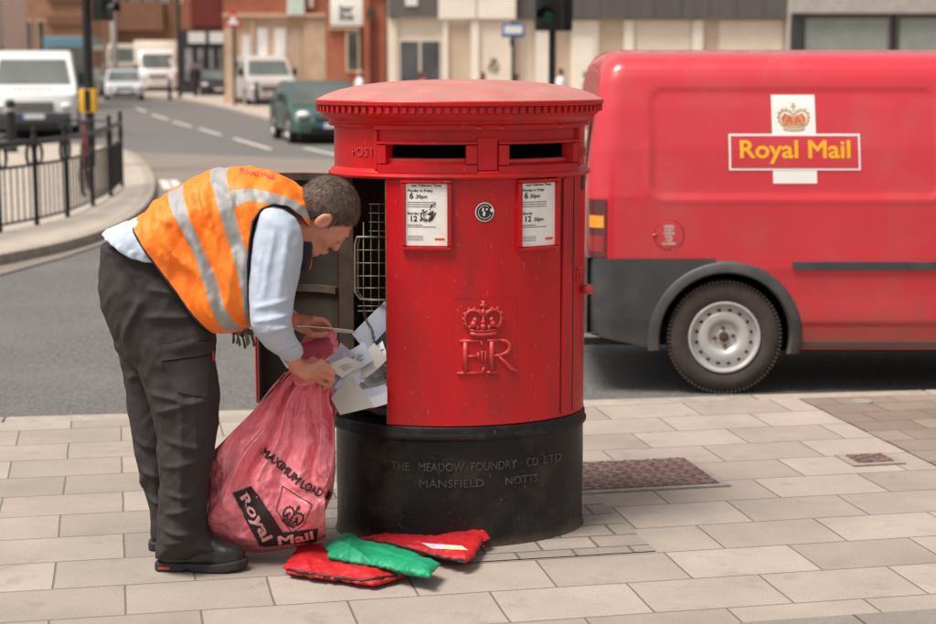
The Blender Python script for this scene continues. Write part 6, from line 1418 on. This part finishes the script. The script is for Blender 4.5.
# ================================================================== POUCHES ON THE PAVING
pred = pm('red_nylon', (.48, .008, .014), rough=.6, var=.1, scale=14, bump=.4, bscale=380, bdist=.001)
pgrn = pm('green_nylon', (.006, .27, .125), rough=.55, var=.12, scale=14, bump=.4, bscale=380, bdist=.001)
crinkle(pred, 9, .010); crinkle(pgrn, 8, .010)
def pouch(poly, z0, h, mat, name, label, folds, lean=0, R=.085, seed=0, cat='pouch'):
    pts = [G(x, y, z0) for x, y in poly]; P2 = [tuple(p[:2]) for p in pts]; lo = np.min(P2, 0) - .03; hi = np.max(P2, 0) + .03
    F_ = [(G(*a, z0 + h), G(*b_, z0 + h), w, amp) for a, b_, w, amp in folds]
    def f(P):
        zc = z0 + h / 2 + lean * (P[:, 0] - lo[0]); d = inflate(P[:, :2], P[:, 2] - zc, P2, R, h / 2, 1.7)
        for a, b_, w, amp in F_: d = d + crease(P * (1, 1, .4), a * (1, 1, .4), b_ * (1, 1, .4), w, amp)
        return smax(d + .0035 * crump(P, .10, seed) + .0022 * crump(P, .045, seed + 1), .003 - P[:, 2], .003)
    me = field_mesh(f, (*lo, -.005), (*hi, z0 + h + .05), .0042, relax=1)
    t = thing(name, (*np.mean(P2, 0), 0), label, cat); link('fabric', me, mat, t, smooth=1)
    return t, BVHTree.FromPolygons([v.co + t.location for v in me.vertices], [tuple(p.vertices) for p in me.polygons])
zipm = pm('black_zip', (.012, .012, .012), rough=.5, var=.4, scale=300)
def zipper(t, bv, pts, w=.006):
    P = [np.array(p, float) for p in pts]; Q_ = []
    for a, b_ in zip(P[:-1], P[1:]):
        for k in range(8): Q_.append(onto(bv, *(a + (b_ - a) * k / 8), .001))
    Q_.append(onto(bv, *P[-1], .001)); mb = MB(); mb.tube(Q_, w, 6); z = mb.build('zip', zipm, t, smooth=1)
    mb = MB(); e = Q_[-1]; mb.box(e[0] - .012, e[0] + .008, e[1] - .008, e[1] - .002, e[2] - .002, e[2] + .010); mb.build('zip_pull', dkgrey, z)
t, bv = pouch([(283, 574), (291, 563), (298, 553), (325, 550), (362, 556), (409, 577), (405, 583), (388, 588), (372, 591), (330, 586), (288, 579)], 0, .045, pred, 'zip_pouch', 'flat red zip pouch lying on the paving nearest the camera, under the green bag', [((300, 556), (380, 575), .008, .008), ((300, 552), (312, 570), .007, .009), ((318, 552), (345, 575), .006, -.007), ((292, 566), (330, 574), .007, .006)], seed=1)
zipper(t, bv, [(288, 570), (320, 575.5), (362, 581), (398, 575.5)], .005)
t, bv = pouch([(363, 545), (385, 542), (440, 547), (484, 539), (490, 549), (480, 566), (466, 574), (440, 567), (398, 556)], .006, .042, pred, 'zip_pouch', 'red zip pouch with a white and yellow label, propped against the black base', [((380, 541), (470, 556), .008, .007), ((484, 540), (468, 570), .007, -.008), ((440, 545), (470, 560), .006, .006)], lean=.05, seed=2)
zipper(t, bv, [(384, 543), (405, 548), (440, 557), (462, 561.5)], .005)
tpts = [(421, 543.5), (462, 546.5), (468, 551), (432, 549)]
for nm, m, u0, u1, off in (('address_label', pm('label_lilac', (.62, .58, .7), rough=.5), 0, 1, .0022), ('label_stripe', pm('label_yellow', (.8, .62, .2), rough=.5), .38, .97, .0032)):
    mb = MB(); A_ = [np.array(p, float) for p in tpts]; mb.grid(lambda i, j: (lambda u, v: onto(bv, *((A_[0] * (1 - u) + A_[1] * u) * (1 - v) + (A_[3] * (1 - u) + A_[2] * u) * v), off))(u0 + (u1 - u0) * i / 11, (j / 4 if nm[0] == 'a' else .45 + .5 * j / 4)), 12, 5); mb.build(nm, m, t)
t, bv = pouch([(326, 552), (336, 544), (352, 541), (366, 549), (400, 556), (441, 571), (428, 583), (403, 578), (372, 571), (345, 567), (328, 563)], .034, .042, pgrn, 'fabric_bag', 'crumpled green nylon bag lying across the two red pouches', [((338, 541), (372, 560), .007, .010), ((352, 538), (345, 560), .006, .008), ((365, 545), (432, 566), .006, .010), ((360, 556), (420, 574), .006, -.007), ((410, 562), (400, 577), .006, .008), ((432, 566), (410, 578), .006, .009), ((330, 550), (350, 562), .006, .007)], seed=4, R=.05)

# ================================================================== STREET FURNITURE
def on_island(px_, py_): return G(px_, py_, 0)
RP = [(-150, 262), (-95, 251), (-40, 241), (0, 232.5), (37, 225), (67.5, 217), (93, 206), (111, 196), (122, 186)]
rl = thing('guard_railing', on_island(60, 215), 'black hooped guard railing curving round the far pavement corner', 'railing')
HT = .85; base = [np.array(on_island(*p)) for p in RP]
def rail_at(t):                                     # smooth curve through the posts
    i = min(len(base) - 2, int(t)); f = t - i; p0 = base[max(0, i - 1)]; p1 = base[i]; p2 = base[i + 1]; p3 = base[min(len(base) - 1, i + 2)]
    return .5 * ((2 * p1) + (p2 - p0) * f + (2 * p0 - 5 * p1 + 4 * p2 - p3) * f * f + (3 * p1 - p0 - 3 * p2 + p3) * f ** 3)
ts = np.linspace(0, len(base) - 1, 80)
for z, r, nm in ((HT, .032, 'top_rail'), (HT - .23, .016, 'lower_rail'), (.07, .014, 'bottom_rail')): mb = MB(); mb.tube([rail_at(t) + (0, 0, z) for t in ts], r, 8); mb.build(nm, black, rl, smooth=1)
for k, b_ in enumerate(base):
    mb = MB(); mb.tube([b_ + (0, 0, 0), b_ + (0, 0, HT + .05)], .028, 8); mb.lathe([(.0, HT + .16), (.022, HT + .15), (.034, HT + .115), (.022, HT + .085), (.03, HT + .06), (.035, HT + .04)], (b_[0], b_[1], 0), seg=12); po = mb.build('post', black, rl, smooth=40)
    d = rail_at(min(k + .1, len(base) - 1)) - rail_at(max(k - .1, 0)); d /= np.linalg.norm(d)
    for s in (-1, 1): mb = MB(); c = b_ + d * s * .105 + (0, 0, HT - .125); mb.tube([c + d * .085 * cos(a) + np.array((0, 0, .105 * sin(a))) for a in np.linspace(0, 2 * pi, 21)[:-1]], .018, 6, closed=True); mb.build('hoop', black, po, smooth=1)
nb_ = 0
for k in range(len(base) - 1):
    L_ = np.linalg.norm(base[k + 1] - base[k]); n_ = max(5, int(L_ / .13)) if k > 1 else 6
    for q in range(1, n_):
        p = rail_at(k + q / n_); mb = MB(); mb.tube([p + (0, 0, .07), p + (0, 0, HT - .23)], .0085, 5); mb.build('bar', black, rl); nb_ += 1
# traffic-light pole with its yellow push-button box
def signal_head(t, x, y, z, s=1.0, turn=0):
    M = Matrix.Translation((x, y, z)) @ Matrix.Rotation(turn, 4, 'Z'); mb = MB(); mb.box(-.17 * s, .17 * s, -.1, .1, 0, .95 * s, M); h = mb.build('signal_head', black, t, bevel=.03)
    for k, c in enumerate(((.10, .008, .006), (.10, .05, .006), (.01, .07, .03))):
        mb = MB(); zz = (.78 - .30 * k) * s; mb.sphere((0, -.10, zz), .095 * s, 14, 8, (1, .25, 1)); mb.v = [tuple(M @ Vector(v)) for v in mb.v]; mb.build('lens', pm('lens_%d' % k, c, rough=.2, bump=0), h, smooth=1)
        mb = MB(); mb.grid(lambda i, j: (.115 * s * cos(radians(-10 + 20 * i)), -.1 - .16 * j * s, zz + .115 * s * sin(radians(-10 + 20 * i))), 11, 2); mb.v = [tuple(M @ Vector(v)) for v in mb.v]; mb.build('hood', black, h, smooth=1)
b_ = G(91.5, 166, 0); pole = thing('traffic_light', b_, 'black traffic-light pole with a yellow push-button box behind the railing', 'traffic light')
mb = MB(); mb.tube([b_, b_ + (0, 0, 3.6)], .072, 14); mb.build('pole', black, pole, smooth=40)
zb_ = W(91, 112, b_[1])[2]; zt_ = W(91, 89, b_[1])[2]; mb = MB(); mb.box(b_[0] - .13, b_[0] + .12, b_[1] - .16, b_[1] + .1, zb_, zt_); bx_ = mb.build('push_button_box', pm('signal_yellow', (.78, .42, .012), rough=.45), pole, bevel=.02)
mb = MB(); mb.box(b_[0] - .045, b_[0] + .055, b_[1] - .172, b_[1] - .162, zb_ + .02, zt_ - .01); mb.build('button_panel', black, bx_)
signal_head(pole, b_[0] + .26, b_[1], W(100, 21, b_[1])[2], 1.0, radians(70))
b_ = np.array((W(552, 78, 21.5)[0], 21.5, RZ)); tl = thing('traffic_light', b_, 'black traffic light rising behind the pillar box between cap and shops', 'traffic light')
mb = MB(); mb.tube([b_, b_ + (0, 0, 3.6)], .045, 12); mb.build('pole', black, tl, smooth=40); zt = W(552, 31, 21.5)[2]; signal_head(tl, b_[0] - .04, b_[1] - .16, zt, 1.0, radians(-14)); mb = MB(); mb.box(b_[0] - .03, b_[0] + .25, b_[1] - .05, b_[1] + .2, zt - .0, zt + .9); mb.build('rear_signal_head', black, tl, bevel=.03)
b_ = np.array((W(513, 78, 38)[0], 38, RZ)); st_ = thing('bus_stop_sign', b_, 'white street sign with a blue border on a thin black pole before the shops', 'sign')
mb = MB(); mb.tube([b_, (b_[0], 38, W(513, 21, 38)[2])], .04, 10); mb.build('pole', black, st_, smooth=40)
za, zb2 = W(513, 37, 38)[2], W(513, 23.5, 38)[2]; mb = MB(); mb.box(b_[0] - .25, b_[0] + .25, 37.93, 37.96, za, zb2); bo = mb.build('sign_board', pm('sign_blue', (.03, .10, .36), rough=.4), st_, bevel=.01)
mb = MB(); mb.box(b_[0] - .20, b_[0] + .20, 37.918, 37.929, za + .07, zb2 - .05); mb.build('sign_face', wsign, bo); mb = MB(); mb.box(b_[0] - .07, b_[0] + .0, 37.93, 38, W(513, 46, 38)[2], W(513, 38, 38)[2]); mb.build('bracket', black, st_)
def bollard(px_, py_, h, label, r=.06, z=0, group=None):
    b_ = G(px_, py_, z); t = thing('bollard', b_, label, 'bollard', group); mb = MB(); mb.lathe([(r * 1.25, 0), (r * 1.25, .08), (r, .1), (r * .9, h - .12), (r * 1.1, h - .1), (r * 1.1, h - .06), (r * .7, h - .02), (0, h)], b_, seg=14); mb.build('post', black, t, smooth=40)
    mb = MB(); mb.lathe([(r * 1.02, h - .22), (r * 1.02, h - .17)], b_, seg=14); mb.build('band', concr, t, smooth=40)
bollard(12, 152, .98, 'black bollard in front of the white van behind the railing', .09)
bollard(170, 100, 1.0, 'black bollard in front of the white lorry', .09, RZ); bollard(257, 108, 1.0, 'black bollard in front of the silver-white van on the far pavement', .09, RZ)
b_ = G(180, 99, RZ); lp = thing('lamp_post', b_, 'thin dark lamp post at the kerb between the white lorry and the black shopfront', 'lamp post')
mb = MB(); mb.tube([b_, b_ + (0, 0, 7)], [.11, .07], 10); mb.build('pole', dkgrey, lp, smooth=40); mb = MB(); mb.box(b_[0] - .7, b_[0] + .1, b_[1] - .12, b_[1] + .12, 6.88, 7.0); mb.build('lantern', concr, lp, bevel=.03)
b_ = np.array((W(115, 60, 90)[0], 90, RZ)); lp = thing('lamp_post', b_, 'pale grey lamp column rising behind the silver hatchback', 'lamp post'); mb = MB(); mb.tube([b_, b_ + (0, 0, 9)], [.16, .1], 10); mb.build('pole', concr, lp, smooth=40); mb = MB(); mb.box(b_[0] - .15, b_[0] + 1.0, b_[1] - .15, b_[1] + .15, 8.9, 9.1); mb.build('lantern', concr, lp, bevel=.03)
# triangular warning sign by the far shops
b_ = np.array((W(234, 60, 66)[0], 66, RZ)); ws_ = thing('warning_sign', b_, 'red-edged triangular warning sign on a pole by the sandstone shopfront', 'sign')
mb = MB(); mb.tube([b_, b_ + (0, 0, 3.2)], .05, 10); mb.build('pole', dkgrey, ws_, smooth=40); zc0_ = W(234, 29, 66)[2]
for nm, s, m, o_ in (('sign_border', .44, red, .06), ('sign_face', .27, wsign, .075)): mb = MB(); mb.slab([(b_[0] + s * sin(a), 66 - o_, zc0_ + .3 + s * cos(a)) for a in (0, 2 * pi / 3, 4 * pi / 3)], (0, .014, 0)); mb.build(nm, m, ws_)
# bicycle leaning behind the railing
bt = thing('bicycle', G(84, 196, 0), 'dark bicycle parked behind the curved railing', 'bicycle'); B0 = G(84, 196, 0); d = np.array((sin(radians(-8)), cos(radians(-8)), 0)); wr_ = .33
def bp(x, z): return B0 + d * x + (0, 0, z)
for x in (0, 1.02):
    mb = MB(); mb.tube([bp(x + wr_ * cos(a), wr_ + wr_ * sin(a)) for a in np.linspace(0, 2 * pi, 29)[:-1]], .017, 6, closed=True); w = mb.build('wheel', tyre, bt, smooth=1); mb = MB()
    for a in np.linspace(0, pi, 9)[:-1]: mb.tube([bp(x - wr_ * cos(a), wr_ - wr_ * sin(a)), bp(x + wr_ * cos(a), wr_ + wr_ * sin(a))], .003, 4)
    mb.build('spokes', chrome, w)
mb = MB()
for a, c in (((0, .33), (.16, .85)), ((.16, .85), (.46, .3)), ((.2, .78), (.64, .78)), ((.46, .3), (.66, .88)), ((.46, .3), (1.02, .33)), ((1.02, .33), (.64, .78))): mb.tube([bp(*a), bp(*c)], .017, 6)
mb.build('frame', pm('bike_red', (.25, .03, .03), rough=.4), bt); mb = MB(); c = bp(.16, .93); q = np.array((d[1], -d[0], 0)); mb.tube([c - q * .28 - d * .1, c - q * .2, c + q * .2, c + q * .28 - d * .1], .014, 6); mb.tube([bp(.16, .84), c], .014, 6); mb.build('handlebar', black, bt, smooth=1)
mb = MB(); c = bp(.67, .9); mb.sphere(c, .12, 10, 8, (.6, 1, .25)); mb.build('saddle', black, bt, smooth=1)
mb = MB(); c = bp(.46, .3); mb.tube([c - q * .09, c + q * .09], .01, 6); mb.tube([c - q * .09, c - q * .09 - (0, 0, .17)], .01, 6); mb.tube([c + q * .09, c + q * .09 + (0, 0, .17)], .01, 6); mb.build('crank', chrome, bt)

# ================================================================== PEOPLE FAR OFF
def walker(x, Y, zg, h, face_, top, legs, hairc, label, long_hair=False, stride=.14, h_=.017):
    k = h / 1.75; t = thing('person', (x, Y, zg), label, 'person'); ca, sa__ = cos(face_), sin(face_)
    def L(P): d = (P - np.array((x, Y, zg))) / k; return np.stack([d[:, 0] * sa__ - d[:, 1] * ca, d[:, 0] * ca + d[:, 1] * sa__, d[:, 2]], 1)   # x: side, y: ahead
    leg = lambda q, s: [((s * .09, 0, .92), .085), ((s * .09, s * stride * .5 + .03, .50), .06), ((s * .09, s * stride, .10), .042)]
    arm = lambda s: [((s * .19, 0, 1.40), .052), ((s * .25, -s * .05 - .02, 1.12), .042), ((s * .24, -s * .09 + .07, .88), .032)]
    def body(P):
        q = L(P); d = ell(q, (0, .01, 1.64), (.073, .092, .108)); d = smin(d, ell(q, (0, .10, 1.62), (.014, .014, .02)), .015); d = smin(d, cap_(q, (0, 0, 1.56), (0, -.01, 1.44), .05, .058), .03)
        d = smin(d, cap_(q, (0, 0, 1.32), (0, 0, 1.0), .13, .12), .06)
        for s in (-1, 1):
            d = smin(d, chain(q, leg(q, s), .03), .03); d = smin(d, chain(q, arm(s), .02), .03); d = smin(d, cap_(q, (s * .09, s * stride - .02, .05), (s * .09, s * stride + .17, .035), .042, .034), .02); d = smin(d, ell(q, (s * .24, -s * .09 + .09, .80), (.022, .04, .075)), .02)
        return d * k
    def coat(P):
        q = L(P); d = smin(ell(q, (0, 0, 1.30), (.205, .135, .24)), ell(q, (0, 0, 1.02), (.175, .14, .2)), .1)
        for s in (-1, 1): d = smin(d, chain(q, [(a, r + .016) for a, r in arm(s)], .02), .03)
        return smax(d, .86 - q[:, 2], .02) * k + .004 * rnd3(P, 18)
    def trs(P):
        q = L(P); d = ell(q, (0, 0, .93), (.165, .125, .12))
        for s in (-1, 1): d = smin(d, chain(q, [(a, r + .018) for a, r in leg(q, s)], .03), .04)
        return smax(d, .07 - q[:, 2], .01) * k
    def hr(P):
        q = L(P); d = ell(q, (0, -.012, 1.665), (.086, .104, .108))
        if long_hair: d = smin(d, ell(q, (0, -.05, 1.50), (.085, .055, .13)), .05)
        return smax(d, (np.interp(q[:, 1], [-.1, .0, .06, .1], [1.30 if long_hair else 1.56, 1.60, 1.70, 1.73]) - q[:, 2]) * .8, .01) * k
    lo = np.array((x - .4, Y - .4, zg - .02)); hi = np.array((x + .4, Y + .4, zg + h + .06))
    link('body', field_mesh(body, lo, hi, h_, relax=1), skin, t, smooth=1)
    link('jacket', field_mesh(coat, lo, hi, h_, relax=1), top, t, smooth=1); link('trousers', field_mesh(trs, lo, hi, h_, relax=1), legs, t, smooth=1); link('hair', field_mesh(hr, lo, hi, h_, relax=1), hairc, t, smooth=1)
wcl = pm('white_cloth', (.72, .71, .69), rough=.85); dcl = pm('dark_cloth', (.03, .03, .035), rough=.9); bcl = pm('brown_cloth', (.14, .085, .06), rough=.9); pcl = pm('pink_cloth', (.62, .12, .2), rough=.9); gcl = pm('green_cloth', (.03, .38, .14), rough=.9); jean = pm('denim', (.06, .08, .13), rough=.9)
brn = pm('brown_hair', (.085, .04, .022), rough=.6); dkh = pm('dark_hair', (.02, .015, .012), rough=.6); gry = pm('pale_hair', (.38, .3, .22), rough=.6)
FZ = RZ - .01
walker(W(353, 70, 44)[0], 46.5, FZ, 1.55, radians(200), wcl, dcl, gry, 'person in a loose white top standing beyond the green car')
walker(W(422, 70, 48)[0], 48, FZ, 1.50, radians(20), pcl, dcl, brn, 'brown-haired person in pink in front of the dark shop window', True)
walker(W(482, 70, 48)[0], 47.5, FZ, 1.48, radians(170), dcl, jean, brn, 'dark-haired person whose head shows over the middle of the cap', True)
walker(W(517, 70, 47)[0], 47, FZ, 1.45, radians(10), bcl, dcl, brn, 'brown-haired person beneath the blue-edged street sign', True)
walker(W(560, 70, 46)[0], 46, FZ, 1.58, radians(190), wcl, jean, dkh, 'person in a white top beside the black traffic light')
walker(W(587, 70, 46)[0], 46.2, FZ, 1.5, radians(0), gcl, dcl, dkh, 'person in green between the traffic light and the red van')
walker(W(195, 70, 84)[0], 84, FZ, 1.7, radians(-60), dcl, dcl, dkh, 'person in black standing by the black shopfronts', h_=.025)
